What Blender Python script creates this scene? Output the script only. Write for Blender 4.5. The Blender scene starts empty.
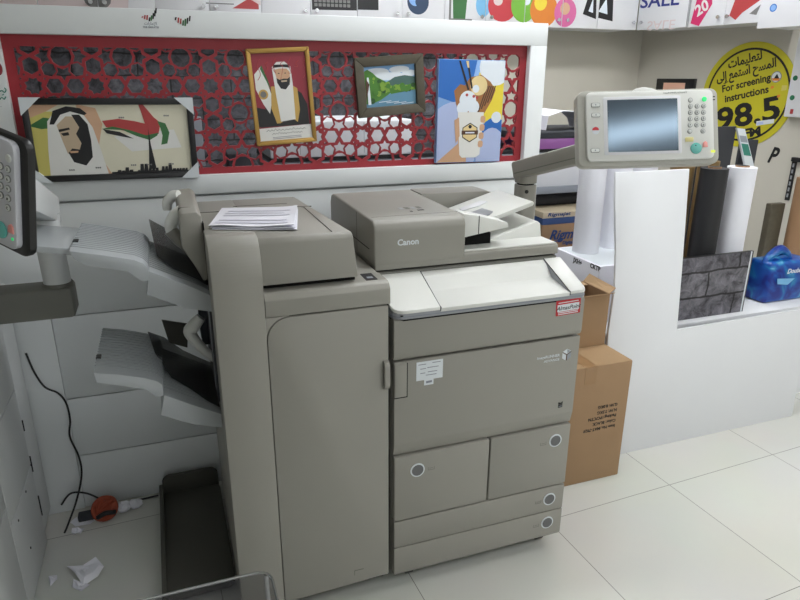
import bpy, bmesh, math, random
from mathutils import Vector, Matrix
random.seed(4)
PI = math.pi
scene = bpy.context.scene
COL = scene.collection
W = {}                                  # world matrix of every object made here

# ------------------------------------------------------------------ materials
def lin(c):
    c = c / 255.0
    return c / 12.92 if c <= 0.04045 else ((c + 0.055) / 1.055) ** 2.4
def rgb(r, g, b): return (lin(r), lin(g), lin(b), 1.0)
MATS = {}
def mat(name, col, rough=0.5, spec=0.5, metal=0.0, noise=0.06, nscale=6.0, bump=0.0, bscale=200.0, emit=None, estr=0.0, alpha=1.0, coat=0.0):
    m = bpy.data.materials.new(name); m.use_nodes = True
    nt = m.node_tree; nt.nodes.clear()
    out = nt.nodes.new('ShaderNodeOutputMaterial'); p = nt.nodes.new('ShaderNodeBsdfPrincipled')
    p.inputs['Roughness'].default_value = rough
    p.inputs['Specular IOR Level'].default_value = spec
    p.inputs['Metallic'].default_value = metal
    p.inputs['Coat Weight'].default_value = coat
    c = rgb(*col)
    if noise > 0:
        tc = nt.nodes.new('ShaderNodeTexCoord'); n = nt.nodes.new('ShaderNodeTexNoise')
        n.inputs['Scale'].default_value = nscale; n.inputs['Detail'].default_value = 4
        mx = nt.nodes.new('ShaderNodeMix'); mx.data_type = 'RGBA'
        mx.inputs['A'].default_value = tuple(v * (1 - noise) for v in c[:3]) + (1,)
        mx.inputs['B'].default_value = tuple(min(1, v * (1 + noise)) for v in c[:3]) + (1,)
        nt.links.new(tc.outputs['Object'], n.inputs['Vector'])
        nt.links.new(n.outputs['Fac'], mx.inputs['Factor'])
        nt.links.new(mx.outputs['Result'], p.inputs['Base Color'])
    else:
        p.inputs['Base Color'].default_value = c
    if bump > 0:
        tc2 = nt.nodes.new('ShaderNodeTexCoord'); n2 = nt.nodes.new('ShaderNodeTexNoise')
        n2.inputs['Scale'].default_value = bscale; n2.inputs['Detail'].default_value = 3
        b = nt.nodes.new('ShaderNodeBump'); b.inputs['Strength'].default_value = bump; b.inputs['Distance'].default_value = 0.004
        nt.links.new(tc2.outputs['Object'], n2.inputs['Vector'])
        nt.links.new(n2.outputs['Fac'], b.inputs['Height']); nt.links.new(b.outputs['Normal'], p.inputs['Normal'])
    if emit:
        p.inputs['Emission Color'].default_value = rgb(*emit); p.inputs['Emission Strength'].default_value = estr
    if alpha < 1: p.inputs['Alpha'].default_value = alpha
    nt.links.new(p.outputs['BSDF'], out.inputs['Surface'])
    MATS[name] = m
    return m
def nodes_of(m): return m.node_tree, [n for n in m.node_tree.nodes if n.type == 'BSDF_PRINCIPLED'][0]

mat('beige', (149, 147, 139), 0.42, 0.45, bump=0.03, bscale=900, noise=0.03)
mat('beige_dark', (110, 110, 103), 0.5, noise=0.03)
mat('gap_dark', (20, 20, 19), 0.8, spec=0.2)
mat('white_plastic', (226, 227, 222), 0.38, noise=0.02)
mat('lip_grey', (150, 153, 158), 0.35, noise=0.02)
mat('tray_grey', (178, 183, 186), 0.34, noise=0.03)
mat('tray_rib', (160, 165, 168), 0.32, noise=0.02)
mat('smoke', (74, 76, 78), 0.25, alpha=0.66, noise=0.05)
mat('black_plastic', (20, 20, 22), 0.38, noise=0.0)
mat('button_grey', (104, 105, 106), 0.55, noise=0.02)
mat('chrome', (205, 207, 210), 0.2, metal=1.0, noise=0.0)
mat('partition_white', (226, 230, 231), 0.4, noise=0.02)
mat('wall_paint', (202, 198, 186), 0.7, noise=0.03, nscale=2)
mat('ceiling_paint', (232, 232, 228), 0.8)
mat('red_lacquer', (150, 34, 44), 0.45, noise=0.05)
mat('panel_white', (226, 228, 231), 0.5, noise=0.025, nscale=3)
mat('cabinet_white', (228, 229, 232), 0.4, noise=0.02)
mat('panel_shell', (178, 177, 168), 0.4, noise=0.02)
mat('silver_face', (196, 197, 203), 0.35, noise=0.02)
mat('tray_dark', (88, 87, 81), 0.8, spec=0.2, noise=0.06)
mat('screen', (50, 58, 66), 0.13, noise=0.0, spec=0.8)
mat('key_white', (215, 218, 214), 0.4, noise=0)
mat('key_line', (126, 128, 126), 0.5, noise=0)
mat('key_teal', (96, 178, 168), 0.4, noise=0)
mat('key_yellow', (226, 216, 150), 0.4, noise=0)
mat('key_red', (226, 150, 142), 0.4, noise=0)
mat('led_green', (60, 220, 130), 0.4, noise=0, emit=(70, 255, 150), estr=0.25)
mat('led_lime', (215, 225, 80), 0.4, noise=0, emit=(225, 240, 90), estr=0.35)
mat('carton', (158, 128, 96), 0.8, noise=0.07, nscale=9)
mat('carton_light', (176, 146, 110), 0.8, noise=0.07, nscale=9)
mat('tape', (160, 126, 90), 0.3, noise=0.05)
mat('paper', (236, 236, 244), 0.6, noise=0.015)
mat('paper_print', (221, 220, 232), 0.6, noise=0.0)
mat('ink', (22, 22, 24), 0.6, noise=0)
mat('ink_grey', (130, 134, 146), 0.6, noise=0)
mat('label_white', (216, 222, 226), 0.5, noise=0)
mat('label_red', (190, 34, 44), 0.5, noise=0)
mat('gold', (176, 140, 74), 0.36, metal=0.55, noise=0.1)
mat('wood_dark', (82, 76, 62), 0.5, noise=0.25, nscale=40)
mat('frame_black', (26, 26, 28), 0.32, noise=0)
mat('roll_white', (232, 233, 240), 0.5, noise=0.015)
mat('roll_black', (30, 30, 33), 0.55, noise=0.05)
mat('roll_brown', (122, 98, 58), 0.5, noise=0.08)
mat('core', (150, 116, 84), 0.75, noise=0.08)
mat('purple', (150, 92, 158), 0.4, noise=0)
mat('blue_band', (52, 78, 126), 0.5, noise=0)
mat('blue_ink', (30, 66, 120), 0.5, noise=0)
mat('cream', (214, 200, 172), 0.6)
mat('sign_yellow', (196, 187, 40), 0.45, noise=0.03)
mat('green_dot', (44, 120, 84), 0.5, noise=0)
mat('steel_grey', (150, 156, 164), 0.35, noise=0.02)
mat('plotter_white', (220, 222, 226), 0.4, noise=0.02)
mat('charcoal', (46, 48, 54), 0.6, noise=0.05)
mat('orange_cord', (160, 72, 46), 0.6, noise=0.3, nscale=60)
mat('smoked_clear', (58, 58, 62), 0.15, alpha=0.3, noise=0)
mat('p_peach', (236, 186, 160), 0.5, noise=0.04)
mat('copier_white', (206, 209, 209), 0.5, noise=0.03)
mat('lamp', (255, 255, 255), 0.5, noise=0, emit=(250, 252, 255), estr=17.0)
mat('panel_glow', (255, 255, 255), 0.5, noise=0, emit=(236, 243, 255), estr=0.5)  # emission of the added bright panel behind the camera
# colours of printed pictures
for nm, c in dict(c_skin=(196, 176, 150), c_skin2=(208, 166, 132), c_white=(228, 228, 224), c_cream=(222, 218, 196), c_red=(176, 62, 62), c_maroon=(146, 44, 58),
                  c_green=(58, 112, 62), c_black=(28, 28, 30), c_grey=(120, 120, 118), c_yellow=(206, 196, 110), c_peach=(212, 172, 140), c_orange=(222, 132, 52),
                  c_sky=(126, 178, 226), c_cloud=(226, 234, 242), c_leaf=(72, 128, 42), c_leaf2=(126, 166, 56), c_leaf3=(40, 84, 34), c_hill=(70, 104, 98), c_water=(98, 146, 174),
                  c_blue=(42, 108, 190), c_lblue=(132, 172, 224), c_sun=(236, 214, 66), c_waffle=(160, 108, 62), c_ice=(228, 206, 150), c_tan=(206, 168, 132), c_brown=(84, 56, 40),
                  c_balloon=(196, 62, 70), c_lime=(120, 182, 64), c_pink=(214, 108, 160), c_cyan=(120, 182, 222), c_navy=(40, 52, 130), c_magenta=(206, 44, 104), c_globe=(44, 64, 92),
                  c_tint=(222, 206, 206), c_teal=(50, 130, 114), c_gold=(196, 160, 84), c_lilac=(176, 190, 228)).items():
    mat(nm, c, 0.42, noise=0.03, nscale=20)

def make_floor():
    m = mat('floor_tile', (206, 207, 200), 0.2, noise=0, spec=0.5); nt, p = nodes_of(m)
    g = nt.nodes.new('ShaderNodeNewGeometry'); mp = nt.nodes.new('ShaderNodeMapping'); mp.vector_type = 'TEXTURE'
    mp.inputs['Location'].default_value = (1.2763, 0.1658, 0); mp.inputs['Rotation'].default_value = (0, 0, 0.0467)
    br = nt.nodes.new('ShaderNodeTexBrick'); br.offset = 0; br.squash = 1
    br.inputs['Scale'].default_value = 1 / 0.6; br.inputs['Brick Width'].default_value = 1; br.inputs['Row Height'].default_value = 1
    br.inputs['Mortar Size'].default_value = 0.0024; br.inputs['Mortar Smooth'].default_value = 0.2
    br.inputs['Color1'].default_value = rgb(218, 219, 212); br.inputs['Color2'].default_value = rgb(214, 215, 208); br.inputs['Mortar'].default_value = rgb(138, 138, 132)
    n = nt.nodes.new('ShaderNodeTexNoise'); n.inputs['Scale'].default_value = 2.2; n.inputs['Detail'].default_value = 5
    mx = nt.nodes.new('ShaderNodeMix'); mx.data_type = 'RGBA'; mx.blend_type = 'MULTIPLY'; mx.inputs['Factor'].default_value = 0.12
    nt.links.new(g.outputs['Position'], mp.inputs['Vector']); nt.links.new(mp.outputs['Vector'], br.inputs['Vector'])
    nt.links.new(g.outputs['Position'], n.inputs['Vector'])
    nt.links.new(br.outputs['Color'], mx.inputs['A']); nt.links.new(n.outputs['Color'], mx.inputs['B'])
    nt.links.new(mx.outputs['Result'], p.inputs['Base Color'])
MATS['screen'].node_tree.nodes['Principled BSDF'].inputs['Specular Tint'].default_value = (.62, .82, 1.0, 1)
make_floor()
def make_stone(name, a, b, mortar, bw, rh, axis):
    m = mat(name, (80, 80, 84), 0.6, noise=0); nt, p = nodes_of(m)
    tc = nt.nodes.new('ShaderNodeTexCoord'); sp = nt.nodes.new('ShaderNodeSeparateXYZ'); cb = nt.nodes.new('ShaderNodeCombineXYZ')
    nt.links.new(tc.outputs['Object'], sp.inputs[0]); nt.links.new(sp.outputs['X'], cb.inputs['X']); nt.links.new(sp.outputs['Z'], cb.inputs['Y'])
    br = nt.nodes.new('ShaderNodeTexBrick'); br.offset = 0.5
    br.inputs['Scale'].default_value = 1; br.inputs['Brick Width'].default_value = bw; br.inputs['Row Height'].default_value = rh
    br.inputs['Mortar Size'].default_value = 0.006; br.inputs['Mortar Smooth'].default_value = 0.4
    br.inputs['Color1'].default_value = rgb(*a); br.inputs['Color2'].default_value = rgb(*b); br.inputs['Mortar'].default_value = rgb(*mortar)
    nw = nt.nodes.new('ShaderNodeTexNoise'); nw.inputs['Scale'].default_value = 9; nw.inputs['Detail'].default_value = 4
    va = nt.nodes.new('ShaderNodeMix'); va.data_type = 'VECTOR'; va.inputs['Factor'].default_value = 0.03
    nt.links.new(tc.outputs['Object'], nw.inputs['Vector']); nt.links.new(cb.outputs[0], va.inputs['A']); nt.links.new(nw.outputs['Color'], va.inputs['B'])
    nt.links.new(va.outputs['Result'], br.inputs['Vector'])
    n = nt.nodes.new('ShaderNodeTexNoise'); n.inputs['Scale'].default_value = 16; n.inputs['Detail'].default_value = 9; n.inputs['Roughness'].default_value = 0.7
    n.inputs['Distortion'].default_value = 0.6
    nt.links.new(tc.outputs['Object'], n.inputs['Vector'])
    rp = nt.nodes.new('ShaderNodeValToRGB'); rp.color_ramp.elements[0].position = 0.36; rp.color_ramp.elements[0].color = (0.2, 0.2, 0.22, 1)
    rp.color_ramp.elements[1].position = 0.66; rp.color_ramp.elements[1].color = (1.6, 1.6, 1.66, 1)
    nt.links.new(n.outputs['Fac'], rp.inputs['Fac'])
    mx = nt.nodes.new('ShaderNodeMix'); mx.data_type = 'RGBA'; mx.blend_type = 'MULTIPLY'; mx.inputs['Factor'].default_value = 1.0
    nt.links.new(br.outputs['Color'], mx.inputs['A']); nt.links.new(rp.outputs['Color'], mx.inputs['B'])
    nt.links.new(mx.outputs['Result'], p.inputs['Base Color'])
    return m
make_stone('stone_wall', (98, 99, 104), (76, 77, 82), (34, 34, 36), 0.36, 0.13, 'Y')
make_stone('stone_print', (112, 110, 114), (94, 92, 98), (38, 36, 38), 0.34, 0.118, 'Y')
def make_blue_pack():
    m = mat('blue_pack', (20, 60, 150), 0.28, noise=0); nt, p = nodes_of(m)
    tc = nt.nodes.new('ShaderNodeTexCoord'); n = nt.nodes.new('ShaderNodeTexNoise'); n.inputs['Scale'].default_value = 9; n.inputs['Detail'].default_value = 2; n.inputs['Distortion'].default_value = 1.5
    rp = nt.nodes.new('ShaderNodeValToRGB'); cr = rp.color_ramp
    cr.elements[0].position = 0.35; cr.elements[0].color = rgb(24, 40, 128); cr.elements[1].position = 0.75; cr.elements[1].color = rgb(150, 200, 225)
    e = cr.elements.new(0.52); e.color = rgb(22, 84, 168); e = cr.elements.new(0.64); e.color = rgb(40, 130, 180)
    nt.links.new(tc.outputs['Object'], n.inputs['Vector']); nt.links.new(n.outputs['Fac'], rp.inputs['Fac']); nt.links.new(rp.outputs['Color'], p.inputs['Base Color'])
make_blue_pack()

# ------------------------------------------------------------------ geometry helpers
def merge(dst, src, M=None, idx=0):
    if M is not None: src.transform(M)
    vs = [dst.verts.new(v.co) for v in src.verts]
    src.verts.index_update()
    for f in src.faces:
        try:
            nf = dst.faces.new([vs[v.index] for v in f.verts]); nf.material_index = idx
        except ValueError: pass
    src.free()
class G:
    """collects shapes of several materials into ONE mesh"""
    def __init__(s): s.bm = bmesh.new(); s.m = []
    def add(s, bm, m, M=None):
        if m not in s.m: s.m.append(m)
        merge(s.bm, bm, M, s.m.index(m)); return s
def box(x0, x1, y0, y1, z0, z1, bev=0.0, seg=2):
    bm = bmesh.new(); bmesh.ops.create_cube(bm, size=1)
    for v in bm.verts:
        v.co = Vector(((x0 + x1) / 2 + v.co.x * (x1 - x0), (y0 + y1) / 2 + v.co.y * (y1 - y0), (z0 + z1) / 2 + v.co.z * (z1 - z0)))
    if bev > 0: bmesh.ops.bevel(bm, geom=bm.edges[:], offset=bev, segments=seg, profile=0.5, affect='EDGES')
    return bm
def prism(pts, a, b, axis='Y', bev=0.0, seg=2):
    """polygon pts in the two other axes (X,Z for Y; Y,Z for X; X,Y for Z) extruded from a to b"""
    bm = bmesh.new()
    def P(p, t): return {'Y': (p[0], t, p[1]), 'X': (t, p[0], p[1]), 'Z': (p[0], p[1], t)}[axis]
    lo = [bm.verts.new(P(p, a)) for p in pts]; hi = [bm.verts.new(P(p, b)) for p in pts]
    n = len(pts)
    bm.faces.new(lo); bm.faces.new(hi[::-1])
    for i in range(n): bm.faces.new([lo[i], hi[i], hi[(i + 1) % n], lo[(i + 1) % n]])
    bmesh.ops.recalc_face_normals(bm, faces=bm.faces[:])
    if bev > 0: bmesh.ops.bevel(bm, geom=bm.edges[:], offset=bev, segments=seg, profile=0.5, affect='EDGES', clamp_overlap=True)
    return bm
def rrect(x0, x1, y0, y1, r, n=5):
    rs = r if isinstance(r, (tuple, list)) else (r,) * 4          # bl, br, tr, tl
    out = []
    for (cx, cy, a0, rr) in ((x0 + rs[0], y0 + rs[0], PI, rs[0]), (x1 - rs[1], y0 + rs[1], 1.5 * PI, rs[1]), (x1 - rs[2], y1 - rs[2], 0, rs[2]), (x0 + rs[3], y1 - rs[3], 0.5 * PI, rs[3])):
        if rr <= 0: out.append((cx, cy)); continue
        for k in range(n + 1):
            a = a0 + 0.5 * PI * k / n; out.append((cx + rr * math.cos(a), cy + rr * math.sin(a)))
    return out
def cyl(p0, p1, r0, r1=None, n=24, cap=True):
    r1 = r0 if r1 is None else r1
    p0 = Vector(p0); p1 = Vector(p1); d = (p1 - p0); z = d.normalized()
    x = z.orthogonal().normalized(); y = z.cross(x); bm = bmesh.new()
    A = [bm.verts.new(p0 + (x * math.cos(2 * PI * k / n) + y * math.sin(2 * PI * k / n)) * r0) for k in range(n)]
    B = [bm.verts.new(p1 + (x * math.cos(2 * PI * k / n) + y * math.sin(2 * PI * k / n)) * r1) for k in range(n)]
    for k in range(n): bm.faces.new([A[k], A[(k + 1) % n], B[(k + 1) % n], B[k]])
    if cap: bm.faces.new(A[::-1]); bm.faces.new(B)
    return bm
def spline(pts, sub=6):
    P = [Vector(p) for p in pts]; out = []
    for i in range(len(P) - 1):
        a = P[max(i - 1, 0)]; b = P[i]; c = P[i + 1]; d = P[min(i + 2, len(P) - 1)]
        for k in range(sub):
            t = k / sub
            out.append(0.5 * ((2 * b) + (c - a) * t + (2 * a - 5 * b + 4 * c - d) * t * t + (3 * b - a - 3 * c + d) * t ** 3))
    out.append(P[-1]); return out
def tube(pts, r, n=10, smooth=0):
    P = spline(pts, smooth) if smooth else [Vector(p) for p in pts]
    R = r if isinstance(r, (list, tuple)) else None
    bm = bmesh.new(); rings = []; x = None
    for i, p in enumerate(P):
        t = (P[min(i + 1, len(P) - 1)] - P[max(i - 1, 0)]).normalized()
        x = t.orthogonal().normalized() if x is None else (x - t * x.dot(t)).normalized()
        y = t.cross(x)
        if R:
            f = i / (len(P) - 1) * (len(R) - 1); k = min(int(f), len(R) - 2); rr = R[k] + (R[k + 1] - R[k]) * (f - k)
        else: rr = r
        rings.append([bm.verts.new(p + (x * math.cos(2 * PI * k / n) + y * math.sin(2 * PI * k / n)) * rr) for k in range(n)])
    for a, b in zip(rings, rings[1:]):
        for k in range(n): bm.faces.new([a[k], a[(k + 1) % n], b[(k + 1) % n], b[k]])
    bm.faces.new(rings[0][::-1]); bm.faces.new(rings[-1])
    return bm
def flat(pts, z=0.0, t=0.0003):
    """thin printed shape in the local XY plane"""
    return prism(pts, z, z + t, 'Z')
def circ(cx, cy, r, n=24, ry=None): return [(cx + r * math.cos(2 * PI * k / n), cy + (ry or r) * math.sin(2 * PI * k / n)) for k in range(n)]
def ring(cx, cy, r0, r1, z=0, t=0.0003, n=48):
    bm = bmesh.new()
    A = [bm.verts.new((x, y, z + t)) for x, y in circ(cx, cy, r0, n)]; B = [bm.verts.new((x, y, z + t)) for x, y in circ(cx, cy, r1, n)]
    for k in range(n): bm.faces.new([A[k], B[k], B[(k + 1) % n], A[(k + 1) % n]])
    return bm
def text(s, size, x=0, y=0, z=0, align='LEFT', rot=0.0, shear=0.0, bold=0.0, ext=0.0002, sx=1.0):
    c = bpy.data.curves.new('txt', 'FONT'); c.body = s; c.size = size; c.align_x = align; c.shear = shear; c.offset = bold; c.extrude = ext; c.resolution_u = 3
    o = bpy.data.objects.new('txt', c); COL.objects.link(o)
    me = bpy.data.meshes.new_from_object(o.evaluated_get(bpy.context.evaluated_depsgraph_get()))
    bm = bmesh.new(); bm.from_mesh(me)
    bpy.data.objects.remove(o); bpy.data.meshes.remove(me); bpy.data.curves.remove(c)
    bm.transform(Matrix.Translation((x, y, z)) @ Matrix.Rotation(rot, 4, 'Z') @ Matrix.Diagonal((sx, 1, 1, 1)))
    return bm
def frame_mat(origin, x, y):
    x = Vector(x).normalized(); y = Vector(y); y = (y - x * y.dot(x)).normalized(); z = x.cross(y); M = Matrix.Identity(4)
    for i in range(3): M[i][0] = x[i]; M[i][1] = y[i]; M[i][2] = z[i]; M[i][3] = origin[i]
    return M
def front(x, y, z): return frame_mat((x, y, z), (1, 0, 0), (0, 0, 1))      # a plane that faces -Y

def finish(me):
    bm = bmesh.new(); bm.from_mesh(me)
    bmesh.ops.recalc_face_normals(bm, faces=bm.faces[:])
    for f in bm.faces: f.smooth = True
    for e in bm.edges:
        if len(e.link_faces) != 2 or e.calc_face_angle(0) > 0.6: e.smooth = False
    bm.to_mesh(me); bm.free()
def mk(name, g, m=None, parent=None, M=None, label=None):
    """ONE mesh object. Geometry in world coordinates, or in M's local frame when M is given."""
    if isinstance(g, G): bm = g.bm; ms = g.m
    else: bm = g; ms = [m]
    if M is None:
        if parent is not None: M = W[parent]
        else:
            cs = [v.co for v in bm.verts]
            M = Matrix.Translation(((min(c.x for c in cs) + max(c.x for c in cs)) / 2, (min(c.y for c in cs) + max(c.y for c in cs)) / 2, min(c.z for c in cs)))
        bm.transform(M.inverted())
    me = bpy.data.meshes.new(name); bm.to_mesh(me); bm.free(); finish(me)
    for k in ms: me.materials.append(MATS[k])
    o = bpy.data.objects.new(name, me); COL.objects.link(o); W[o] = M.copy()
    if parent is not None:
        o.parent = parent; o.matrix_local = W[parent].inverted() @ M
    else: o.matrix_world = M
    if label: o['label'] = label
    return o
def thing(name, label, cat, loc=(0, 0, 0), M=None, group=None):
    o = bpy.data.objects.new(name, None); COL.objects.link(o); o.empty_display_size = 0.05
    W[o] = M.copy() if M is not None else Matrix.Translation(loc); o.matrix_world = W[o]
    return tag(o, label, cat, group)
def tag(o, label, cat, group=None):
    o['label'] = label; o['category'] = cat
    if group: o['group'] = group
    return o
def struct(name, g, m=None, M=None):
    o = mk(name, g, m, None, M); o['kind'] = 'structure'; return o

# ------------------------------------------------------------------ the room
struct('floor', box(-3.2, 3.9, -4.6, 3.1, -0.05, 0), 'floor_tile')
struct('ceiling', box(-3.2, 3.9, -4.6, 3.1, 2.8, 2.86), 'ceiling_paint')
struct('wall_back', box(-3.2, 3.3, 3.0, 3.1, 0, 2.8), 'wall_paint')
struct('wall_left', box(-3.3, -3.2, -4.6, 3.1, 0, 2.8), 'wall_paint')
struct('wall_front', box(-3.2, 3.9, -4.7, -4.6, 0, 2.8), 'wall_paint')
RW = frame_mat((3.18, 3.0, 0), (.15, -.9887, 0), (0, 0, 1))           # right wall: local x runs towards the viewer, y up, z into the room
struct('wall_right', box(-0.1, 7.8, 0, 2.8, -0.1, 0), 'wall_paint', M=RW)
struct('trim_1', box(-3.2, 1.58, 2.97, 3.0, 0.0, 1.935), 'stone_wall')
struct('glow_panel_1', box(-1.6, 3.0, -4.6, -4.58, 0.9, 2.3), 'panel_glow')  # added glowing panel on the unseen front wall, for reflection and fill light
for lx, ly, hw, hd in ((.92, -2.15, .72, .11), (2.2, -3.6, .6, .15), (2.5, -2.4, .6, .15), (.75, .3, .6, .15), (2.4, -.5, .6, .15), (.7, 1.75, .6, .15), (2.2, 1.6, .6, .15)):
    t = thing('ceiling_light', 'long white ceiling light panel, flush in the ceiling out of view', 'light', (lx, ly, 2.785), group='long ceiling lights')
    mk('diffuser', box(lx - hw + .02, lx + hw - .02, ly - hd + .02, ly + hd - .02, 2.782, 2.79), 'lamp', t)
    f = G()
    for a, b, c, d in ((-hw, hw, -hd, -hd + .02), (-hw, hw, hd - .02, hd), (-hw, -hw + .02, -hd + .02, hd - .02), (hw - .02, hw, -hd + .02, hd - .02)):
        f.add(box(lx + a, lx + b, ly + c, ly + d, 2.776, 2.8), 'ceiling_paint')
    mk('frame', f, None, t)

# ------------------------------------------------------------------ partition with the red lattice
PY = 0.805
pt = thing('partition', 'white plank partition with a red star lattice window behind the printer', 'partition', (-0.1, .84, 0))
XL, XR = -1.22, 0.936
prof_top = G().add(box(XL, XR, PY, .875, 1.714, 1.797, .003), 'partition_white')
mk('top_rail', prof_top, None, pt)
g = G().add(box(XL, -.984, PY, .875, 1.21, 1.714), 'partition_white')
mk('left_stile', g, None, pt)
g = G().add(box(.862, XR, PY, .875, 0, 1.714, .002), 'partition_white'); mk('right_stile', g, None, pt)
mk('bottom_rail', box(-.984, .862, PY, .875, 1.197, 1.263, .002), 'partition_white', pt)
g = G(); zs = [0, .23, .47, .79, 1.19]
g.add(box(XL, .862, .84, .87, 0, 1.197), 'partition_white')
for a, b in zip(zs, zs[1:]): g.add(box(-.982, .86, .812, .842, a + .002, b - .002, .002), 'partition_white')
g.add(box(XL, -.9835, .8065, .842, 0.002, 1.208, .002), 'partition_white')
mk('plank_panel', g, None, pt)
# lattice holes (unit cell .18 m)
def clip(poly, x0, x1, y0, y1):
    def cut(P, ins, inter):
        out = []
        for i in range(len(P)):
            a, b = P[i - 1], P[i]
            if ins(b):
                if not ins(a): out.append(inter(a, b))
                out.append(b)
            elif ins(a): out.append(inter(a, b))
        return out
    def ix(v): return lambda a, b: (v, a[1] + (b[1] - a[1]) * (v - a[0]) / (b[0] - a[0]))
    def iy(v): return lambda a, b: (a[0] + (b[0] - a[0]) * (v - a[1]) / (b[1] - a[1]), v)
    for ins, it in ((lambda p: p[0] >= x0, ix(x0)), (lambda p: p[0] <= x1, ix(x1)), (lambda p: p[1] >= y0, iy(y0)), (lambda p: p[1] <= y1, iy(y1))):
        if poly: poly = cut(poly, ins, it)
    return poly
def star(cx, cy, n, R, r, a0): return [(cx + (R if k % 2 == 0 else r) * math.cos(a0 + PI * k / n), cy + (R if k % 2 == 0 else r) * math.sin(a0 + PI * k / n)) for k in range(2 * n)]
def hexa(cx, cy, hor):
    p = [(-.146, 0), (-.075, -.12), (.075, -.12), (.146, 0), (.075, .12), (-.075, .12)]
    return [(cx + (a if hor else b), cy + (b if hor else a)) for a, b in p]
cell = [star(0, 0, 8, .152, .116, PI / 8)]
ST = [(0, .085), (.045, .165), (.13, .178), (.085, .25), (.10, .318), (0, .28), (-.10, .318), (-.085, .25), (-.13, .178), (-.045, .165)]
for s in (-1, 1):
    cell += [hexa(.335 * s, 0, True), hexa(0, .335 * s, False)]
    cell += [[(.5 + a, b * s) for a, b in ST], [(b * s, .5 + a) for a, b in ST]]
    for q in (-1, 1):
        cell += [[(.275 * s + .122 * math.cos(math.atan2(q, s) + PI * k / 3), .275 * q + .122 * math.sin(math.atan2(q, s) + PI * k / 3)) for k in range(6)]]
        cell += [star(.188 * s, .122 * q, 3, .026, .016, 0 if s > 0 else PI), star(.122 * s, .188 * q, 3, .026, .016, q * PI / 2)]
cell.append(circ(.5, .5, .172, 10))
LX0, LX1, LZ0, LZ1 = -.984, .862, 1.263, 1.714
cu = bpy.data.curves.new('lat', 'CURVE'); cu.dimensions = '2D'; cu.fill_mode = 'BOTH'; cu.extrude = .006
def addsp(P):
    sp = cu.splines.new('POLY'); sp.points.add(len(P) - 1); sp.use_cyclic_u = True
    for q, p in zip(sp.points, P): q.co = (p[0], p[1], 0, 1)
addsp([(LX0, LZ0), (LX1, LZ0), (LX1, LZ1), (LX0, LZ1)])
U = .181
for i in range(-8, 6):
    for j in range(-3, 4):
        ox, oz = .171 + i * U, 1.381 + j * U
        for P in cell:
            Q = clip([(ox + U * a, oz + U * b) for a, b in P], LX0 + .03, LX1 - .03, LZ0 + .022, LZ1 - .034)
            if len(Q) < 3: continue
            ar = abs(sum(Q[n - 1][0] * Q[n][1] - Q[n][0] * Q[n - 1][1] for n in range(len(Q)))) / 2
            if ar < 3e-5: continue
            addsp(Q)
lo = bpy.data.objects.new('lat', cu); COL.objects.link(lo)
me = bpy.data.meshes.new_from_object(lo.evaluated_get(bpy.context.evaluated_depsgraph_get()))
bm = bmesh.new(); bm.from_mesh(me); bpy.data.objects.remove(lo); bpy.data.meshes.remove(me)
bm.transform(Matrix.Translation((0, .838, 0)) @ Matrix.Rotation(PI / 2, 4, 'X'))
mk('lattice', bm, 'red_lacquer', pt, label='red laser-cut lattice of stars and hexagons')
# flag-coloured bar emblems stuck on the top rail
def emblem(cx, cz, bars, h, cap, lab):
    g = G()
    for dx, dz, c, hh in bars:
        g.add(flat([(dx, dz), (dx + .0045, dz), (dx + .0075, dz + hh), (dx + .003, dz + hh)], 0, .0006), c)
    if cap:
        g.add(text('\uFE95\uFE8D\uFEAD\uFE8E\uFEE3\uFEF9\uFE8D', .012, 0.0, -.016, 0, 'CENTER', bold=.0002), 'ink_grey')
        g.add(text('THE EMIRATES', .0075, 0.0, -.026, 0, 'CENTER', bold=.0002), 'ink_grey')
    mk('sticker', g, None, pt, front(cx, PY - .0008, cz), lab)
v1 = [(-.026, .004, 'c_red', .004), (-.019, 0, 'c_red', .012), (-.012, -.002, 'c_red', .014), (-.005, -.006, 'c_black', .012), (.001, -.004, 'c_green', .016), (.007, .001, 'c_black', .018), (.013, .009, 'c_black', .018), (.017, .018, 'c_black', .016)]
v2 = [(-.026, .006, 'c_black', .009), (-.018, -.002, 'c_red', .016), (-.011, -.005, 'c_red', .016), (-.004, -.01, 'c_green', .016), (.003, -.011, 'c_green', .022), (.010, -.004, 'c_black', .018), (.018, .004, 'c_black', .016)]
emblem(-.545, 1.766, v1, 0, True, 'bar emblem with small caption on white rail')
emblem(-.444, 1.76, v2, 0, False, 'bar emblem without caption on white rail')
g = G()                                                                # green handwriting on the left stile
for pts in ([(-.004, .03), (.004, .034), (.01, .028), (.016, .036), (.012, .042)], [(-.016, .012), (-.008, .006), (0, .014), (.006, .008), (.012, .016)], [(.003, .02), (.008, .024)]):
    g.add(tube([(a, b, 0) for a, b in pts], .0016, 6, 3), 'c_teal')
g.add(text('....', .012, -.014, -.014, 0), 'ink_grey')
mk('writing', g, None, pt, front(-1.005, PY - .001, 1.515), 'green brush writing')
g = G().add(flat(circ(-.0, 0, .012, 16, .02)), 'c_maroon'); mk('sticker', g, None, pt, front(-1.0, PY - .001, 1.613), 'dark red seal')

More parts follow.
